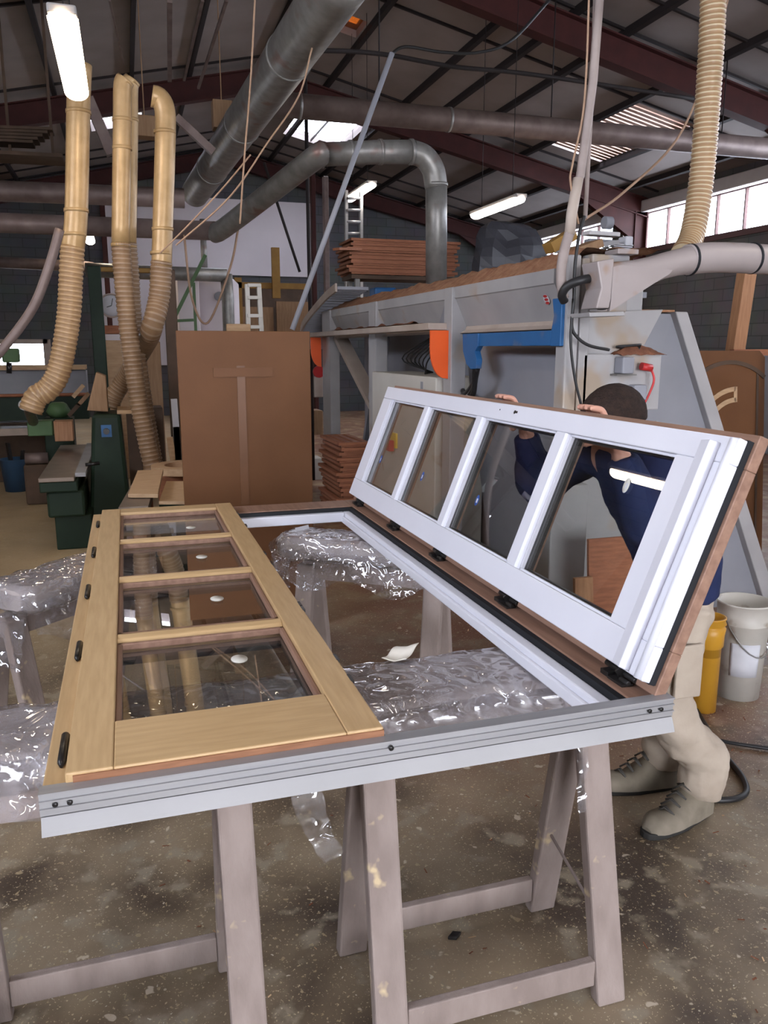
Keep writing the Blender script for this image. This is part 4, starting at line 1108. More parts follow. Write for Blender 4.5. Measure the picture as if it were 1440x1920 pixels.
t = thing('storage_trestle', (2.93, 8.75, 1.995), 'dark trestle carrying the high stack of reddish shutters', 'stand')
b = MB()
for x in (2.4, 3.4):
    for y in (8.58, 8.88): b.box(x, x + .05, y, y + .05, 1.995, 2.33)
b.build('leg', 'galv', t); MB().box(2.35, 3.5, 8.55, 8.95, 2.33, 2.372).build('top', 'dark_wood', t)
o = MB().box(2.50, 2.74, 8.2, 8.4, 2.10, 2.22).build('blue_toolbox', 'blue', bevel=.02); tag(o, 'blue plastic toolbox below the high stack of shutters', 'toolbox')
o = MB().bar(at(630, 467, Y=8.3), at(690, 468, Y=8.6), .09, .025).build('loose_board', 'wood_red'); tag(o, 'single reddish board jutting out left of the high stack', 'board')
# covered object
b = MB()
def tarp(u, v):
    a = 2 * math.pi * v; k = math.sin(math.pi * min(.5, u * .55 + .02)) if u > 0 else 0
    r = .36 * min(1, (u * 1.6) ** .6); z = 2.76 - .70 * max(0, (u - .15)) ** 1.2
    p = V((3.52 + r * math.cos(a) * 1.0, 7.15 + r * math.sin(a) * .8, z)); d = .05 * nz(p, 3.5) + .03 * nz(p, 8)
    return p + V((math.cos(a) * d * 1.6, math.sin(a) * d, d))
b.grid(tarp, 9, 15, 0, False); o = b.build('tarpaulin_cover', 'grey_plastic', recalc=False); tag(o, 'dark grey crumpled tarpaulin over a lump on the machine top', 'cover')
# clutter on the near machine top
t = thing('window_casing', (3.2, 5.1, 2.1), 'pale metal grille lying tilted on the machine top near the windows', 'grille')
b = MB()
for k in range(6):
    p, q_ = at(1145 + 1 * k, 458 + 3.6 * k, Y=5.2), at(1183 - 1.5 * k, 461 + 3.4 * k, Y=5.2); b.bar(p, q_, .06, .008)
b.build('louvre', 'paper_white', t); 
b = MB().bar(at(1050, 470, Y=5.0), at(1150, 455, Y=5.2), .10, .03); b.build('side_bar', 'alu_white', t)
def clutter(name, p, q, w_, h_, mat, label, cat_, Y=4.8, bevel=.004):
    o = MB().bar(at(*p, Y=Y), at(*q, Y=Y), w_, h_).build(name, mat, bevel=bevel); tag(o, label, cat_); return o
clutter('ochre_batten', (1028, 466), (1072, 440), .12, .07, 'yellow_beam', 'ochre wooden batten on the machine top left of the conduits', 'batten')
clutter('wooden_plank', (1062, 478), (1115, 458), .20, .05, 'ply', 'short brown plank on the sawdust behind the conduits', 'plank', 4.6)
clutter('white_tube', (1098, 437), (1156, 441), .10, .030, 'sheen_white', 'whitish tube lying on the machine top before the far window', 'tube', 5.4)
clutter('grey_tube', (1100, 452), (1170, 457), .08, .030, 'machine_blue', 'dark grey tube lying below the whitish tube', 'tube', 5.3)
o = MB().tube([at(1139, 418, Y=5.4) + V((-.03, 0, 0)), at(1139, 418, Y=5.4) + V((.03, 0, 0))], .045, 18).build('small_wheel', 'machine_blue'); tag(o, 'small round grey wheel standing up on the machine top', 'wheel')
o = MB().box(*[v for v in (at(1166, 452, Y=5.2).x, at(1180, 452, Y=5.2).x)], 5.15, 5.25, at(1170, 462, Y=5.2).z, at(1170, 444, Y=5.2).z).build('white_canister', 'paper_white', bevel=.01); tag(o, 'small pale canister on the machine top before the window', 'canister')
o = MB().box(at(1128, 1, Y=3.62).x * 0 + 2.36, 2.48, 3.60, 3.72, 2.06, 2.085).build('metal_cap_plate', 'arm_paint', bevel=.004); tag(o, 'small dusty metal plate on top of the near machine column', 'plate')
b = MB()
for k in range(24):
    p = at(1035 + k * 4.5 + random.uniform(-3, 3), 472 - k * .7 + random.uniform(-6, 4), Y=5.6) + V((0, 0, -.05)); b.bar(p, p + V((random.uniform(-.06, .06), random.uniform(-.1, .1), random.uniform(-.02, .03))), .03, .012)
o = b.build('metal_scraps', 'galv'); tag(o, 'heap of small metal scraps on the machine top', 'scraps', kind='stuff')

for k, (xa, xb, yt, Yb, mt, l) in enumerate(((1104, 1190, 1012, 3.1, 'wood_red', 'reddish board leaning low on the machine behind the raised leaf'), (1078, 1112, 1085, 2.95, 'wood_warm', 'small pale brown offcut standing before the reddish board'))):
    a, c = at(xa, yt, Y=Yb), at(xb, yt, Y=Yb)
    o = MB().hexa([(a.x, Yb - .08, 0), (c.x, Yb - .08, 0), (c.x, Yb - .06, 0), (a.x, Yb - .06, 0), (a.x, Yb, a.z), (c.x, Yb, a.z), (c.x, Yb + .02, a.z), (a.x, Yb + .02, a.z)]).build('leaning_board', mt, bevel=.003); tag(o, l, 'board')
a, c = at(1036, 912, Y=3.35), at(1105, 912, Y=3.35)
o = MB().box(a.x, c.x, 3.35, 3.55, 0, a.z).build('grey_cabinet', 'machine', bevel=.008); tag(o, 'low grey cabinet seen through the nearest raised pane', 'cabinet')

# conduits from the roof to the machine
YC = 3.55
b = MB().tube([at(x, y, Y=YC) for x, y in ((1128, -60), (1112, 150), (1088, 330), (1082, 345))], .021, 16)
t = thing('conduit', at(1088, 430, Y=YC), 'thick whitish conduit dropping from the roof to the machine end', 'conduit')
b.build('rigid_pipe', 'grey_hose', t)
b = MB().tube([at(x, y, Y=YC) for x, y in ((1084, 335), (1072, 400), (1068, 440))], .026, 12); b.build('brown_sleeve', 'machine_tan', t)
MB().tube(cat([at(x, y, Y=YC) for x, y in ((1068, 436), (1058, 470), (1052, 510), (1054, 545), (1058, 560))], 6), .024, 16).build('flexible_sleeve', 'grey_hose', t)
MB().tube(cat([at(1058, 565, Y=YC), at(1054, 552, Y=YC - .02), at(1066, 535, Y=YC - .05), at(1095, 524, Y=YC - .08), at(1126, 520, Y=YC - .05)], 8), .021, 14).build('black_cable', 'cable', t)
t = thing('thin_conduit', at(1095, 410, Y=YC), 'thinner conduit right beside the thick one ending in a black lead', 'conduit')
MB().tube([at(x, y, Y=YC + .03) for x, y in ((1118, -60), (1112, 150), (1105, 260), (1097, 410))], .011, 12).build('rigid_pipe', 'grey_hose', t)
MB().tube(cat([at(x, y, Y=YC) for x, y in ((1096, 405), (1086, 440), (1078, 500), (1076, 560), (1072, 610), (1082, 632), (1105, 648), (1142, 656))], 7), .008, 10).build('black_lead', 'cable', t)
b = MB().tube(cat([at(x, y, Y=YC) for x, y in ((1106, -60), (1100, 120), (1092, 220), (1073, 310), (1070, 345), (1085, 420))], 6), .005, 8)
o = b.build('rope', 'rope'); tag(o, 'thin brown cord hanging just left of the thick conduit', 'cord')
b = MB().tube(cat([at(x, y, Y=YC) for x, y in ((1075, 560), (1070, 640), (1078, 710), (1090, 760))], 6), .007, 8)
o = b.build('hanging_lead', 'cable'); tag(o, 'thin dark lead hanging down the near machine column', 'cable')
b = MB().tube(cat([at(1370, -20, Y=5.2), at(1330, 120, Y=5.0), at(1270, 260, Y=4.8), at(1170, 360, Y=4.5), at(1095, 412, Y=4.2)], 8), .008, 8)
o = b.build('sagging_cable', 'rope'); tag(o, 'brown cable sagging diagonally in front of the pale ribbed hose', 'cable')
# pale ribbed hose
b = MB().ribbed([at(1338, -80, Y=4.1), at(1335, 60, Y=4.1), at(1322, 260, Y=4.1), at(1312, 360, Y=4.1), at(1298, 440, Y=4.05), at(1280, 478, Y=3.95)], .066, .026, .004, 24)
o = b.build('ribbed_hose', ['hose_light', 'hose_groove_pale']); tag(o, 'pale yellow ribbed hose hanging at the right above the pipe', 'hose')

# ================================================================== DUCTS OVERHEAD
D0, D1 = V((1.68, 5.5, 4.15)), V((1.06, 12.2, 3.75))
d0 = ray(640, -120).normalized(); 
def dpt(x, y, t): d = ray(x, y); return V((0, 0, CH)) + d * t
b = MB(); A0, A1 = dpt(655, -60, 5.4), dpt(366, 362, 12.0)
pts = [A0.lerp(A1, k / 40) for k in range(41)]
b.tube(pts, .20, 28)
t = thing('large_duct', A1, 'big galvanised duct running diagonally up towards the top of the photo', 'duct')
b.build('pipe', 'galv', t)
dd = (A1 - A0).normalized()
for k in (.22, .5, .78): p = A0.lerp(A1, k); MB().tube([p, p + dd * .05], .208, 28).build('collar', 'galv', t)
# cross duct
t = thing('cross_duct', (5, 9, 4.1), 'long horizontal duct crossing below the roof towards the right', 'duct')
MB().tube([(1.6, 9, 4.11), (9.7, 9, 4.11)], .125, 26).build('pipe', 'galv_rust', t)
for x in (1.9, 3.6, 5.3, 7.0, 8.7): MB().tube([(x, 9, 4.11), (x + .03, 9, 4.11)], .131, 26).build('collar', 'galv', t)
for x in (2.8, 4.9, 7.3): MB().tube([(x, 9, 4.2), (x, 9, rz(x))], .008, 6).build('hanger', 'purlin', t)
# elbow duct
YE = 7.0
t = thing('elbow_duct', (2.71, YE, 2.05), 'galvanised duct bending down with an elbow onto the machine top', 'duct')
e1 = [at(x, y, Y=YE) for x, y in ((818, 545), (818, 400), (818, 350))]
arc = cat([at(818, 352, Y=YE), at(812, 318, Y=YE), at(795, 294, Y=YE), at(772, 285, Y=YE)], 6)
MB().tube(e1, .095, 26).build('down_pipe', 'galv', t)
MB().tube(arc, .1, 26).build('elbow', 'galv', t)
MB().tube([at(775, 285, Y=YE), at(715, 285, Y=YE + .1), at(600, 290, Y=YE + .3)], .098, 26).build('horizontal_pipe', 'galv', t)
MB().tube(cat([at(604, 290, Y=YE + .3), at(585, 300, Y=YE + .35), at(420, 428, Y=YE + 1.9), at(400, 433, Y=YE + 2.1)], 5), .1, 26).build('sloping_pipe', 'galv', t)
for x, y, yy, x2 in ((774, 285, YE, 768), (716, 285, YE + .1, 710), (660, 287, YE + .2, 654), (606, 291, YE + .3, 600)):
    MB().tube([at(x, y, Y=yy), at(x2, y, Y=yy)], .106, 26).build('collar', 'galv', t)
MB().tube([at(818, 350, Y=YE), at(818, 344, Y=YE)], .104, 26).build('collar', 'galv', t)
e = at(400, 433, Y=YE + 2.1)
t = thing('back_duct', (-1.5, 9.1, e.z - .1), 'horizontal duct running left behind the yellowish ducts', 'duct')
MB().tube([e, V((-3.6, 9.4, e.z + .02))], .098, 24).build('pipe', 'galv_rust', t)
t = thing('upper_back_duct', (-2, 10.6, 3.3), 'thicker dark duct above the horizontal back duct at the left', 'duct')
MB().tube([at(345, 372, Y=12.0), at(0, 358, Y=12.0), at(-200, 352, Y=12.0)], .13, 24).build('pipe', 'galv_rust', t)

# yellowish ducts with ribbed hoses
def ducted(label, rigid, hose, r, Y, rings, mat='duct_warm', hm='hose', name='suction_duct', rh=None, pitch=.034):
    pts = [at(x, y, Y=Y) for x, y in rigid]
    t = thing(name, pts[-1], label, 'duct')
    MB().tube(cat(pts, 6) if len(pts) > 3 else pts, r, 24).build('rigid_pipe', mat, t)
    for (x, y) in rings:
        p = at(x, y, Y=Y); MB().tube([p + V((0, 0, .012)), p - V((0, 0, .012))], r * 1.07, 24).build('clamp_ring', 'duct_warm', t)
    hp_ = [at(x, y, Y=Y if len(q) < 3 else q[2]) for q in hose for x, y in (q[:2],)]
    MB().ribbed(hp_, rh or r * 1.02, pitch, .004, 22).build('ribbed_hose', [hm, 'hose_groove' if hm == 'hose_dark' else 'hose_groove_pale'], t)
    return t
ducted('leftmost yellowish duct with a ribbed hose curving onto the green planer', [(150, 120), (147, 200), (143, 400), (136, 470)], [(136, 462), (133, 520), (128, 600), (112, 690), (92, 728), (68, 745), (57, 772)], .082, 6.6, [(147, 210), (143, 395), (139, 440)])
ducted('middle yellowish duct ending in a long dark ribbed hose reaching low', [(235, 150), (230, 165), (229, 250), (226, 460)], [(226, 455), (231, 520), (241, 620), (258, 740), (278, 840), (288, 880)], .066, 6.6, [(229, 225), (229, 278), (226, 460)], hm='hose_dark')
ducted('second yellowish duct standing directly behind the middle duct', [(248, 150), (243, 165), (243, 250), (240, 460)], [(240, 455), (245, 520), (252, 620), (268, 740), (290, 870)], .066, 7.15, [(243, 225), (240, 462)], hm='hose_dark')
ducted('right yellowish duct with bent top and hose swinging back to the left', [(285, 180), (300, 186), (310, 215), (309, 300), (305, 430), (303, 500)], [(303, 490), (298, 560), (283, 620), (270, 650, 7.2), (240, 700, 7.6), (215, 740, 7.7), (206, 765, 7.7)], .076, 6.6, [(309, 248), (305, 430), (302, 475)], hm='hose_dark')
# hanging diagonal hose at far left
o = MB().tube(cat([at(112, 430, Y=5.8), at(92, 500, Y=5.8), at(60, 580, Y=5.8), at(0, 660, Y=5.8), at(-40, 700, Y=5.8)], 7), .030, 12).build('drooping_hose', 'galv_rust'); tag(o, 'smooth brown hose drooping to the left edge', 'hose')
# side clutter pipes
o = MB().tube([at(-80, 488, Y=14), at(160, 500, Y=14), at(175, 502, Y=14)], .085, 16).build('wall_pipe', 'galv_rust'); tag(o, 'pipe running along the dark left wall at lamp height', 'pipe')
t = thing('heater_pipe', at(440, 520, Y=13), 'grey pipe running right then down beside the pale boiler', 'pipe')
MB().tube([at(160, 506, Y=12.5), at(300, 512, Y=12.5), at(425, 516, Y=12.5)], .10, 18).build('horizontal_run', 'galv', t)
MB().tube([at(424, 514, Y=12.5), at(427, 560, Y=12.5), V((at(427, 560, Y=12.5).x, 12.5, 0))], .09, 18).build('down_run', 'galv', t)

# diagonal grey pole, ropes and braces
o = MB().tube([at(735, 100, Y=6.2), at(548, 618, Y=6.2)], .021, 10).build('slanting_pole', 'machine_blue'); tag(o, 'long slanting grey pole rising from behind the brown sheet', 'pole')
o = MB().tube([V((at(575, 300, Y=9.6).x, 9.6, 5.6)), V((at(583, 640, Y=9.6).x, 9.6, 0))], .022, 8).build('upright_rod', 'purlin'); tag(o, 'thin dark upright rod behind the slanting pole', 'rod')
o = MB().tube([at(495, 305, Y=8.2), at(562, 510, Y=8.2)], .014, 8).build('slanting_rod', 'purlin'); tag(o, 'thin dark rod slanting before the white cladding', 'rod')
ropes = [([(478, 0), (470, 150), (458, 300), (450, 420)], 5.6, 'thin light cord hanging left of the big duct'),
         ([(585, 90), (560, 180), (500, 270), (430, 370), (330, 460)], 5.8, 'cord slanting from the big duct to the middle hoses'),
         ([(470, 290), (420, 350), (360, 415), (300, 475)], 6.0, 'dark brown cord crossing in front of the white cladding'),
         ([(345, 440), (360, 560), (390, 605), (432, 500), (448, 420)], 9.0, 'slack pale cord hanging before the boiler')]
for pts, Y, l in ropes:
    o = MB().tube(cat([at(x, y, Y=Y) for x, y in pts], 8), .006 if Y < 8 else .012, 6).build('rope', 'rope'); tag(o, l, 'cord')
o = MB().tube(cat([at(x, y, Y=8.0) for x, y in ((500, 100), (610, 95), (720, 102), (850, 125), (1000, 140), (1300, 185))], 8), .022, 8).build('cable_bundle', 'purlin'); tag(o, 'dark cable bundle strung across the roof', 'cable')
o = MB().tube(cat([at(x, y, Y=7.4) for x, y in ((730, 105), (760, 88), (830, 98), (900, 98), (960, 75), (1030, 0))], 8), .014, 8).build('looping_cable', 'cable'); tag(o, 'black cable looping from the slanting pole top to the right', 'cable')
for (xa, ya, xb, yb, w_, l) in ((318, 0, 318, 150, .05, 'dark vertical hanger left of the big duct'), (380, 0, 345, 150, .03, 'dark slanting bar nearest the vertical hanger'), (425, 0, 372, 165, .03, 'dark slanting bar, second from the vertical hanger'), (205, 0, 232, 120, .02, 'thin dark rod above the middle yellowish duct')):
    o = MB().bar(at(xa, ya, Y=9), at(xb, yb, Y=11), w_, w_).build('roof_brace', 'galv_rust'); tag(o, l, 'brace')
b = MB()
for k in range(5): b.bar(at(-40, 242 + k * 6, Y=10.8), at(100 - k * 9, 247 + k * 6, Y=10.8), .3, .03)
o2 = b.build('stored_planks', 'dark_wood'); tag(o2, 'planks stored under the roof at the far left', 'planks', kind='stuff')
o = MB().bar(at(-40, 292, Y=10.8), at(120, 300, Y=10.8), .5, .04).bar(at(20, 292, Y=10.8), V((at(20, 292, Y=10.8).x, 10.8, 5.3)), .03, .03).bar(at(100, 296, Y=10.8), V((at(100, 292, Y=10.8).x, 10.8, 5.5)), .03, .03).build('storage_platform', 'dark_wood'); tag(o, 'dark platform under the roof carrying stored planks at the left', 'platform')
for (xa, ya, w_, h_, l) in ((272, 235, .42, .22, 'brown carton high up between the middle and right ducts'), (418, 213, .22, .3, 'yellowish lamp housing under the roof left of the big duct')):
    c = at(xa, ya, Y=10); o = MB().box(c.x - w_ / 2, c.x + w_ / 2, c.y, c.y + .2, c.z - h_ / 2, c.z + h_ / 2).box(c.x - .006, c.x + .006, c.y + .1, c.y + .112, c.z + h_ / 2, rz(c.x) - .03).build('carton', 'ply', bevel=.01); tag(o, l, 'box')
o = MB().bar(at(330, 220, Y=9.5), at(400, 285, Y=9.5), .08, .08).build('roof_strut', 'galv_rust'); tag(o, 'grey strut slanting behind the right yellowish duct', 'brace')
o = MB().bar(at(165, 185, Y=8.6), at(210, 290, Y=8.6), .10, .10).build('roof_strut', 'galv_rust'); tag(o, 'grey strut slanting between the left and middle ducts', 'brace')

# ================================================================== BACK OF THE HALL
def bb(name, x0, y0, x1, y1, Y, d, mat, label, cat_, bevel=.01, parent=None):
    a, c = at(x0, y0, Y=Y), at(x1, y1, Y=Y)
    o = MB().box(min(a.x, c.x), max(a.x, c.x), Y, Y + d, min(a.z, c.z), max(a.z, c.z)).build(name, mat, parent, bevel=bevel)
    if label: tag(o, label, cat_)
    return o
def onfloor(name, x0, y0, x1, Y, d, mat, label, cat_, bevel=.01):
    a, c = at(x0, y0, Y=Y), at(x1, y0, Y=Y)
    o = MB().box(a.x, c.x, Y, Y + d, 0, a.z).build(name, mat, bevel=bevel); tag(o, label, cat_); return o
# posts
onfloor('green_post', 163, 498, 188, 9.4, .1, 'green', 'dark green steel post beside the leftmost hose', 'post')
onfloor('wooden_post', 305, 505, 328, 8.0, .12, 'dark_wood', 'dark brown timber post left of the brown sheet', 'post')
onfloor('red_post', 583, 300, 591, 15.0, .15, 'steel_red', 'slim dark red post at the right end of the white cladding', 'post')
onfloor('second_red_post', 186, 380, 196, 15.0, .15, 'steel_red', 'slim dark red post at the left end of the white cladding', 'post')
onfloor('grey_post', 607, 330, 616, 16.0, .15, 'galv_rust', 'slim brown post right of the white cladding', 'post')
bb('roof_tie', 188, 500, 300, 512, 10.5, .1, 'yellow_beam', 'ochre wooden rail behind the middle hoses', 'rail')
# clock
t = thing('wall_clock', at(208, 590, Y=11.2), 'round white clock behind the middle hoses', 'clock')
c = at(209, 573, Y=11.2)
MB().lathe([(0, 0), (.155, 0), (.155, .05), (.135, .055), (.135, .04), (0, .04)], c + V((0, .05, 0)), (0, -1, 0), 32).build('case', 'machine_tan', t)
MB().lathe([(0, .042), (.132, .042), (.132, .041), (0, .041)], c + V((0, .05, 0)), (0, -1, 0), 32).build('dial', 'paper_white', t)
MB().bar(c + V((0, .004, 0)), c + V((.02, .004, .09)), .01, .004, (0, 1, 0)).bar(c + V((0, .004, 0)), c + V((-.06, .004, -.02)), .012, .004, (0, 1, 0)).build('hand', 'black', t)
# boiler
t = thing('boiler', at(400, 690, Y=13.4), 'tall pale cylindrical boiler behind the brown sheet', 'boiler')
a = at(395, 520, Y=13.6); a.x += .12; MB().lathe([(0, a.z), (.28, a.z), (.36, a.z - .08), (.36, 0), (0, 0)], (a.x, 13.9, 0), n=28).build('tank', 'white_wall', t)
c = at(410, 556, Y=13.5); MB().tube([(c.x, 13.52, c.z), (c.x, 13.40, c.z)], .07, 16).build('gauge', 'machine_blue', t)
MB().tube([(a.x - .2, 13.7, a.z - .1), (a.x - .2, 13.7, a.z + .9)], .05, 12).build('flue', 'galv', t)
onfloor('pale_cabinet', 332, 520, 372, 13.2, .5, 'white_wall', 'pale tall cabinet left of the boiler', 'cabinet')
b = MB(); b.bar(at(385, 478, Y=12.3), at(325, 600, Y=12.3), .05, .05).bar(at(363, 530, Y=12.3), V((at(363, 530, Y=12.3).x, 12.3, 0)), .04, .04).bar(at(324, 598, Y=12.3), V((at(324, 530, Y=12.3).x, 12.3, 0)), .04, .04).bar(at(322, 602, Y=12.3), at(363, 600, Y=12.3), .04, .04)
o = b.build('green_stand', 'green_light'); tag(o, 'light green tubular stand before the pale cabinet', 'stand')
bb('red_box', 193, 610, 225, 626, 11, .3, 'wood_red', 'small reddish box under the clock', 'box')
onfloor('tall_cupboard', 190, 626.5, 228, 11, .4, 'white_wall', 'tall pale cupboard under the clock carrying the reddish box', 'cupboard')
onfloor('tan_board', 187, 638, 262, 10.4, .06, 'wood_pale', 'tan board standing behind the middle hoses', 'board', .02)
onfloor('cardboard_sheet', 262, 640, 300, 9.6, .05, 'ply', 'brown cardboard sheet between the hoses and the timber post', 'sheet')
# shelving under cladding
t = thing('shelf_rack', at(515, 700, Y=17), 'ochre framed rack with brown boards below the white cladding', 'rack')
a0, a1 = at(440, 520, Y=17), at(592, 545, Y=17)
MB().box(a0.x, a1.x, 17, 17.12, at(500, 541, Y=17).z, at(500, 530, Y=17).z).build('top_beam', 'yellow_beam', t)
MB().box(a0.x, a0.x + .14, 17, 17.14, 0, a0.z).build('upright', 'yellow_beam', t)
x = at(517, 540, Y=17).x; MB().box(x - .08, x + .08, 16.9, 17.0, a0.z - .4, at(517, 465, Y=17).z).build('upright', 'yellow_beam', t)
MB().box(a0.x, a1.x, 17.9, 18.0, 0, a0.z - .1).build('back_board', 'dark_wood', t)
MB().box(at(518, 560, Y=17.3).x, at(578, 560, Y=17.3).x, 17.3, 17.36, 0, at(518, 565, Y=17.3).z).build('leaning_plywood', 'ply', t)
MB().box(at(445, 572, Y=17.4).x, at(512, 560, Y=17.4).x, 17.4, 17.46, 0, at(450, 575, Y=17.4).z).build('leaning_plywood', 'ply', t)
# step ladder
t = thing('step_ladder', at(478, 640, Y=7.8), 'small pale step ladder sticking up above the brown sheet', 'ladder')
for (xa, xb) in ((463, 465), (485, 494)): MB().bar(at(xa, 533, Y=7.8), V((at(xb, 640, Y=7.8).x + .03 * (1 if xa > 470 else 0), 7.8, 0)), .04, .05, (0, 1, 0)).build('rail', 'cream', t)
for y in (535, 558, 592, 613, 640): MB().bar(at(464, y, Y=7.78), at(488 + (y - 535) * .07, y, Y=7.78), .06, .03 if y != 592 else .03, (0, 0, 1)).build('tread', 'cream', t)
o = onfloor('pale_board', 424, 607, 470, 7.4, .03, 'wood_pale', 'pale slanting board top behind the brown sheet', 'board')
# tall ladder
t = thing('tall_ladder', at(660, 560, Y=11), 'aluminium ladder standing against the dark wall behind the machine', 'ladder')
for xa in (649, 677): MB().bar(at(xa, 358, Y=11.5), at(xa, 560, Y=11.2) + V((0, 0, -.2)), .04, .07, (0, 1, 0)).build('rail', 'alu', t)
for y in range(372, 555, 22): MB().tube([at(650, y, Y=11.4), at(676, y, Y=11.4)], .018, 8).build('rung', 'alu', t)
for o_ in (t,): pass
# small lit exit dot and boxes

# low stack of shutters next to the machine post
out = stack_crate((1.98, 7.55, .02), 15, .30, .75, .047, 'wood_red', [
    ('%s reddish shutter of the low stack left of the machine post' % w_) for w_ in ('lowest', 'second lowest', 'third lowest', 'fourth from below', 'fifth from below', 'sixth from below', 'seventh from below', 'middle', 'seventh from the top', 'sixth from the top', 'fifth from the top', 'fourth from the top', 'third highest', 'second highest', 'topmost')], 'reddish shutters stacked low', .03, 4)

# ================================================================== LEFT MACHINES
t = thing('planer', (-.58, 7.8, 0), 'dark green planer with a long worn metal table at the left', 'machine')
TZ = .615
MB().box(-.70, -.44, 6.62, 8.9, TZ - .035, TZ).build('table', 'table_metal', t, bevel=.005)
MB().box(-.44, -.36, 6.75, 8.9, TZ - .02, TZ + .012).build('fence_rail', 'alu_white', t)
MB().box(-.70, -.42, 6.64, 8.7, TZ - .12, TZ - .035).build('apron', 'green', t, bevel=.01)
MB().box(-.66, -.38, 6.70, 8.6, .28, TZ - .12).build('body', 'green', t, bevel=.02)
MB().box(-.62, -.34, 6.78, 8.5, 0, .28).build('base', 'green', t, bevel=.01)
MB().tube([(-.37, 7.0, TZ + .04), (-.26, 7.0, TZ + .05)], .015, 8).build('lever', 'black', t)
a, c = at(50, 790, Y=8.6), at(100, 817, Y=8.6); MB().box(a.x, c.x, 8.6, 8.8, c.z, a.z).build('cutter_guard', 'green_light', t, bevel=.01)
a, c = at(100, 790, Y=8.5), at(138, 827, Y=8.5); MB().box(a.x, c.x, 8.5, 8.7, c.z, a.z).build('wooden_block', 'wood_warm', t, bevel=.006)
a = at(62, 790, Y=8.6); MB().tube([a, a + V((0, -.3, .16)), V((a.x, 8.0, a.z + .2))], .05, 14).build('hose_spigot', 'galv', t)
# dark green cabinet with tapering sides
t = thing('machine_cabinet', (-.2, 7.2, 0), 'dark green machine cabinet with a black knob right of the planer', 'cabinet')
xs_ = [at(x, 900, Y=7.1).x for x in (160, 240)]
b = MB().hexa([(xs_[0], 7.1, 0), (xs_[1] + .02, 7.1, 0), (xs_[1] + .02, 7.6, 0), (xs_[0], 7.6, 0), (at(172, 778, Y=7.1).x, 7.1, 1.06), (at(226, 778, Y=7.1).x, 7.1, 1.06), (at(226, 778, Y=7.1).x, 7.6, 1.06), (at(172, 778, Y=7.1).x, 7.6, 1.06)])
b.build('body', 'green', t, bevel=.03)
a, c = at(189, 797, Y=7.09), at(210, 819, Y=7.09); MB().box(a.x, c.x, 7.08, 7.11, c.z, a.z).build('label_plate', 'blue', t)
MB().tube([((a.x + c.x) / 2, 7.08, (a.z + c.z) / 2), ((a.x + c.x) / 2, 7.03, (a.z + c.z) / 2)], .025, 14).build('knob', 'black', t)
MB().box(at(168, 0, Y=7.1).x, at(230, 0, Y=7.1).x, 7.08, 7.6, 1.06, 1.09).build('top_board', 'wood_pale', t)
b = MB().prism([at(163, 770, Y=7.15), at(180, 698, Y=7.15), at(198, 705, Y=7.15), at(203, 772, Y=7.15)], (0, .25, 0))
o = b.build('wooden_hood', 'ply', bevel=.005); tag(o, 'slanting brown wooden hood standing on the dark green cabinet', 'hood')
# long green bench at back
t = thing('green_bench', (-1.4, 10.6, 0), 'long dark green machine bench with a wooden ledge at the far left', 'bench')
a = at(160, 686, Y=10.5); MB().box(-3.2, a.x, 10.4, 10.9, at(0, 694, Y=10.4).z, at(0, 686, Y=10.4).z).build('wooden_ledge', 'wood_pale', t)
MB().box(-3.2, a.x, 10.5, 10.9, at(0, 742, Y=10.5).z, at(0, 696, Y=10.5).z).build('grey_panel', 'machine_blue', t)
MB().tube([V((-3.2, 10.45, at(0, 742, Y=10.45).z)), V((a.x, 10.45, at(0, 742, Y=10.45).z))], .02, 8).build('guide_rod', 'wood_red', t)
MB().box(-3.2, a.x, 10.5, 10.9, .75, at(0, 745, Y=10.5).z).build('green_body', 'green', t)
MB().box(-3.2, a.x - .2, 10.6, 10.9, .0, .72).build('under_cabinet', 'dark_wood', t)
MB().box(-3.2, at(50, 0, Y=10.2).x, 10.0, 10.6, .62, .70).build('low_shelf', 'table_metal', t)
b = MB()
a = at(15, 660, Y=10); MB().box(a.x - .07, a.x + .10, 10.0, 10.2, at(0, 680, Y=10).z, at(0, 653, Y=10).z).build('control_head', 'green_light', t, bevel=.02)
MB().tube([at(17, 680, Y=10.1), at(17, 700, Y=10.1)], .03, 8).build('control_neck', 'black', t)
c = at(107, 755, Y=9.4); o = MB().lathe([(0, 0), (.09, .0), (.13, .06), (.09, .14), (.06, .16), (0, .16)], (c.x, 9.5, c.z - .1), n=20).build('green_motor', 'green_light'); tag(o, 'glossy green motor housing below the leftmost hose', 'motor')
o.location.z = .86; t2 = MB().box(c.x - .15, c.x + .15, 9.35, 9.65, 0, .859).build('motor_stand', 'green', bevel=.01); tag(t2, 'dark stand carrying the glossy green motor', 'stand')
for k, (x, y, l) in enumerate(((148, 735, 'tangled pale wood scrap right of the green motor'), (158, 750, 'wood scrap propped by the dark green cabinet'), (140, 770, 'small dark clamp behind the planer table'))):
    c = at(x, y, Y=8.9); o = MB().bar(c + V((-.06, 0, -.05)), c + V((.05, 0, .07)), .05, .04).build('wood_scrap', ['wood_pale', 'ply', 'dark_wood'][k]); tag(o, l, 'scrap')
c = at(70, 862, Y=8.9); t = thing('motor_unit', (c.x, 9, 0), 'dark small machine unit between the blue bucket and planer', 'machine')
MB().box(c.x - .14, c.x + .14, 8.9, 9.2, .0, .42).build('body', 'dark_wood', t, bevel=.02)
MB().tube([(c.x - .12, 8.95, .48), (c.x + .1, 8.95, .48)], .06, 12).build('roller', 'galv_rust', t)
t = bucket('blue_bucket', (-1.27, 9.9, 0), .13, .165, .37, 'blue_bucket', 'dark blue bucket on the tan floor at the left edge', 'bucket')
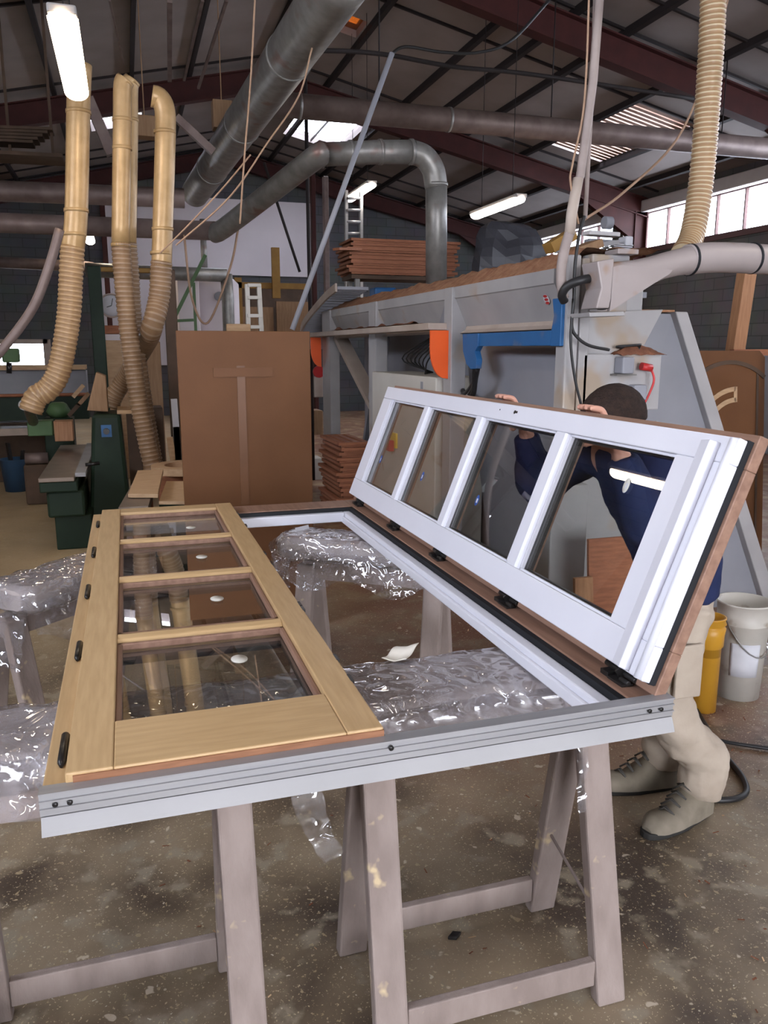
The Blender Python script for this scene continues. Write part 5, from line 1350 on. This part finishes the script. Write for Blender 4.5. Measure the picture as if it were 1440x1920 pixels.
b = MB().bar((-1.29, 9.9, .02), (-1.33, 9.88, .55), .07, .03).bar((-1.24, 9.92, .02), (-1.18, 9.9, .46), .05, .03)
o = b.build('dark_offcut', 'black'); tag(o, 'dark offcuts standing in the blue bucket', 'offcut')
# planks, ring and light bench before the brown sheet
BZ = .70
def fz(x, y, z=BZ): return at(x, y, Z=z)
t = thing('work_bench', (.12, 5.0, 0), 'low bench with a worn wooden top left of the brown sheet', 'bench')
MB().prism([fz(222, 952), fz(278, 948), fz(292, 902), fz(250, 903)], (0, 0, -.05)).build('top', 'table_metal', t)
MB().prism([fz(228, 950, .65) + V((.02, .05, 0)), fz(272, 947, .65) + V((0, .05, 0)), fz(285, 905, .65), fz(252, 905, .65)], (0, 0, -.64)).build('cabinet', 'wood_red', t)
b = MB().prism([fz(240, 926, .73), fz(296, 926, .73), fz(306, 880, .73), fz(258, 882, .73)], (0, 0, -.025)); o = b.build('pale_plank', 'wood_pale', bevel=.002); tag(o, 'pale plank lying on the low bench left of the brown sheet', 'plank')
t = thing('side_table', (.27, 5.0, 0), 'pale topped table just left of the brown sheet bottom', 'table')
pts = [fz(298, 940, .68), fz(350, 940, .68), fz(350, 902, .68), fz(312, 902, .68)]
MB().prism(pts, (0, 0, -.02)).build('table_top', 'wood_pale', t)
MB().prism([p + V((0, .02, -.02)) for p in pts], (0, 0, -.6)).build('cabinet', 'green', t)
c = at(345, 872, Y=6.4); b = MB().lathe([(.17, 0), (.27, 0), (.27, .055), (.17, .055), (.17, 0)], (c.x + .02, 6.4, c.z - .05), n=40, smooth=False)
o = b.build('wooden_ring', 'wood_pale'); tag(o, 'large flat wooden ring partly hidden behind the brown sheet', 'ring')
zr = c.z - .05
o = MB().box(c.x - .2, c.x + .2, 6.2, 6.6, 0, zr).build('ring_stand', 'wood_red', bevel=.01); tag(o, 'dark stand under the large wooden ring', 'stand')
for k, (p, q_, mt, l) in enumerate((((318, 820), (340, 868), 'wood_pale', 'pale batten leaning behind the wooden ring'), ((330, 800), (336, 850), 'ply', 'short brown batten behind the wooden ring'), ((326, 748), (334, 790), 'paper_white', 'whitish cloth or sheet end left of the brown sheet'))):
    o = MB().bar(at(*p, Y=6.9), V((at(*q_, Y=6.9).x, 6.9, 0)), .05, .05).build('leaning_batten', mt); tag(o, l, 'batten')
onfloor('dark_cupboard', 272, 765, 305, 9.0, .4, 'dark_wood', 'dark cupboard behind the long dark ribbed hose', 'cupboard')
onfloor('dark_rack', 236, 772, 262, 8.4, .3, 'dark_wood', 'dark rack between the green cabinet and the long hose', 'rack')
# misc between panel and machine post
for k, (y0, mt, l) in enumerate(((700, 'machine_tan', 'stacked tins on the shelf between brown sheet and machine'), (770, 'ply', 'brown crate between brown sheet and machine post'), (860, 'cream', 'pale drum low between brown sheet and machine post'))):
    bb('tin' if k == 0 else 'crate' if k == 1 else 'drum', 588, y0, 606, y0 + 45, 9.6, .3, mt, l, ['tin', 'crate', 'drum'][k])
c = at(595, 700, Y=9.6); o = MB().tube([(c.x, 9.55, c.z + .02), (c.x, 9.5, c.z + .02)], .07, 16).build('warning_lamp', 'red'); tag(o, 'small round red lamp beside the orange bracket', 'warning lamp')

# ================================================================== RIGHT SIDE
o = MB().bar(at(1402, 500, Y=5.6), V((4.72, 5.6, 0)), .12, .10, (0, 1, 0)).build('timber_post', 'wood_warm', bevel=.004); tag(o, 'warm brown timber upright below the pipe at the right', 'post')
t = thing('unglazed_sash', (5.1, 5.5, 0), 'reddish unglazed timber sash right of the upright', 'sash')
a = at(1380, 655, Y=5.4)
MB().box(a.x, 5.7, 5.42, 5.47, a.z - .05, a.z).build('top_rail', 'wood_red', t); MB().box(a.x, a.x + .06, 5.42, 5.47, 0, a.z - .05).build('stile', 'wood_red', t)
# arched shutter
t = thing('arched_shutter', (4.3, 4.85, 0), 'brown arched top shutter with a pale curved strip leaning at the right', 'shutter')
ax0, ax1 = 3.98, 4.62; zc = 1.592
tilt = Matrix.Translation((0, 4.85, 0)) @ Matrix.Rotation(R(-6), 4, 'X')
b = MB(); b.T = tilt
out = [(ax0, 0, 0), (ax0, 0, zc - .05), (ax0 + .05, 0, zc), (ax1 - .05, 0, zc), (ax1, 0, zc - .05), (ax1, 0, 0)]
b.prism(out, (0, .035, 0)); b.build('board', 'panel', t, bevel=.004)
b = MB(); b.T = tilt
def arcs(cx, cz, r, w_, a0, a1, y, m=0, n=14):
    for k in range(n):
        p, q_ = R(a0 + (a1 - a0) * k / n), R(a0 + (a1 - a0) * (k + 1) / n)
        b.hexa([(cx + r * math.cos(p), y, cz + r * math.sin(p)), (cx + (r + w_) * math.cos(p), y, cz + (r + w_) * math.sin(p)), (cx + (r + w_) * math.cos(q_), y, cz + (r + w_) * math.sin(q_)), (cx + r * math.cos(q_), y, cz + r * math.sin(q_)),
                (cx + r * math.cos(p), y - .008, cz + r * math.sin(p)), (cx + (r + w_) * math.cos(p), y - .008, cz + (r + w_) * math.sin(p)), (cx + (r + w_) * math.cos(q_), y - .008, cz + (r + w_) * math.sin(q_)), (cx + r * math.cos(q_), y - .008, cz + r * math.sin(q_))], m)
arcs(4.30, 1.02, .47, .03, 50, 130, 0)
b.build('arched_groove', 'dark_wood', t)
b = MB(); b.T = tilt
arcs(4.36, .95, .34, .035, 92, 165, 0); arcs(4.36, .95, .26, .035, 92, 165, 0); b.box(4.33, 4.36, -.008, 0, 1.21, 1.325)
b.build('pale_curved_strip', 'wood_pale', t)
b = MB(); b.T = tilt; b.box(ax0 + .06, ax0 + .08, -.004, 0, .1, 1.45).box(ax1 - .08, ax1 - .06, -.004, 0, .1, 1.45); b.build('stile_groove', 'dark_wood', t)
o = MB().hexa([(4.42, 4.5, 0), (4.50, 4.5, 0), (4.50, 4.56, 0), (4.42, 4.56, 0), (4.52, 4.66, 1.55), (4.60, 4.66, 1.55), (4.60, 4.72, 1.55), (4.52, 4.72, 1.55)]).build('leaning_plank', 'wood_warm', bevel=.004); tag(o, 'warm brown plank leaning at the right edge before the shutter', 'plank')
# low shelving behind
t = thing('parts_rack', (6.0, 8.2, 0), 'white framed rack of parts behind the leaning grey support', 'rack')
for x in (5.2, 5.75, 6.5, 7.2): MB().box(x, x + .05, 8.2, 8.25, 0, 1.62).build('upright', 'paper_white', t)
for z in (.5, 1.0, 1.3, 1.5): MB().box(5.2, 7.3, 8.18, 8.5, z, z + .03).build('shelf', 'cream', t)
random.seed(11)
for k, (x, z, mt, l) in enumerate(((5.35, 1.33, 'cable', 'black box on the white framed rack near the grey support'), (5.6, 1.03, 'wood_red', 'reddish box on the middle shelf of the white framed rack'), (6.0, 1.33, 'machine_blue', 'grey box in the centre of the white framed rack'), (5.35, 1.03, 'cream', 'cream box low on the white framed rack'), (6.3, 1.53, 'dark_wood', 'dark crate on top of the white framed rack'), (5.4, .53, 'red', 'red box on the lowest shelf of the white framed rack'))):
    o = MB().box(x, x + .2, 8.22, 8.42, z, z + .13).build('parts_box', mt, bevel=.008); tag(o, l, 'box', 'boxes on the white framed rack')
o = MB().box(9.3, 9.75, 9.5, 13.5, 0, 1.5).build('workbench_cabinet', 'machine_blue', bevel=.02); tag(o, 'grey long cabinet along the right wall', 'cabinet')
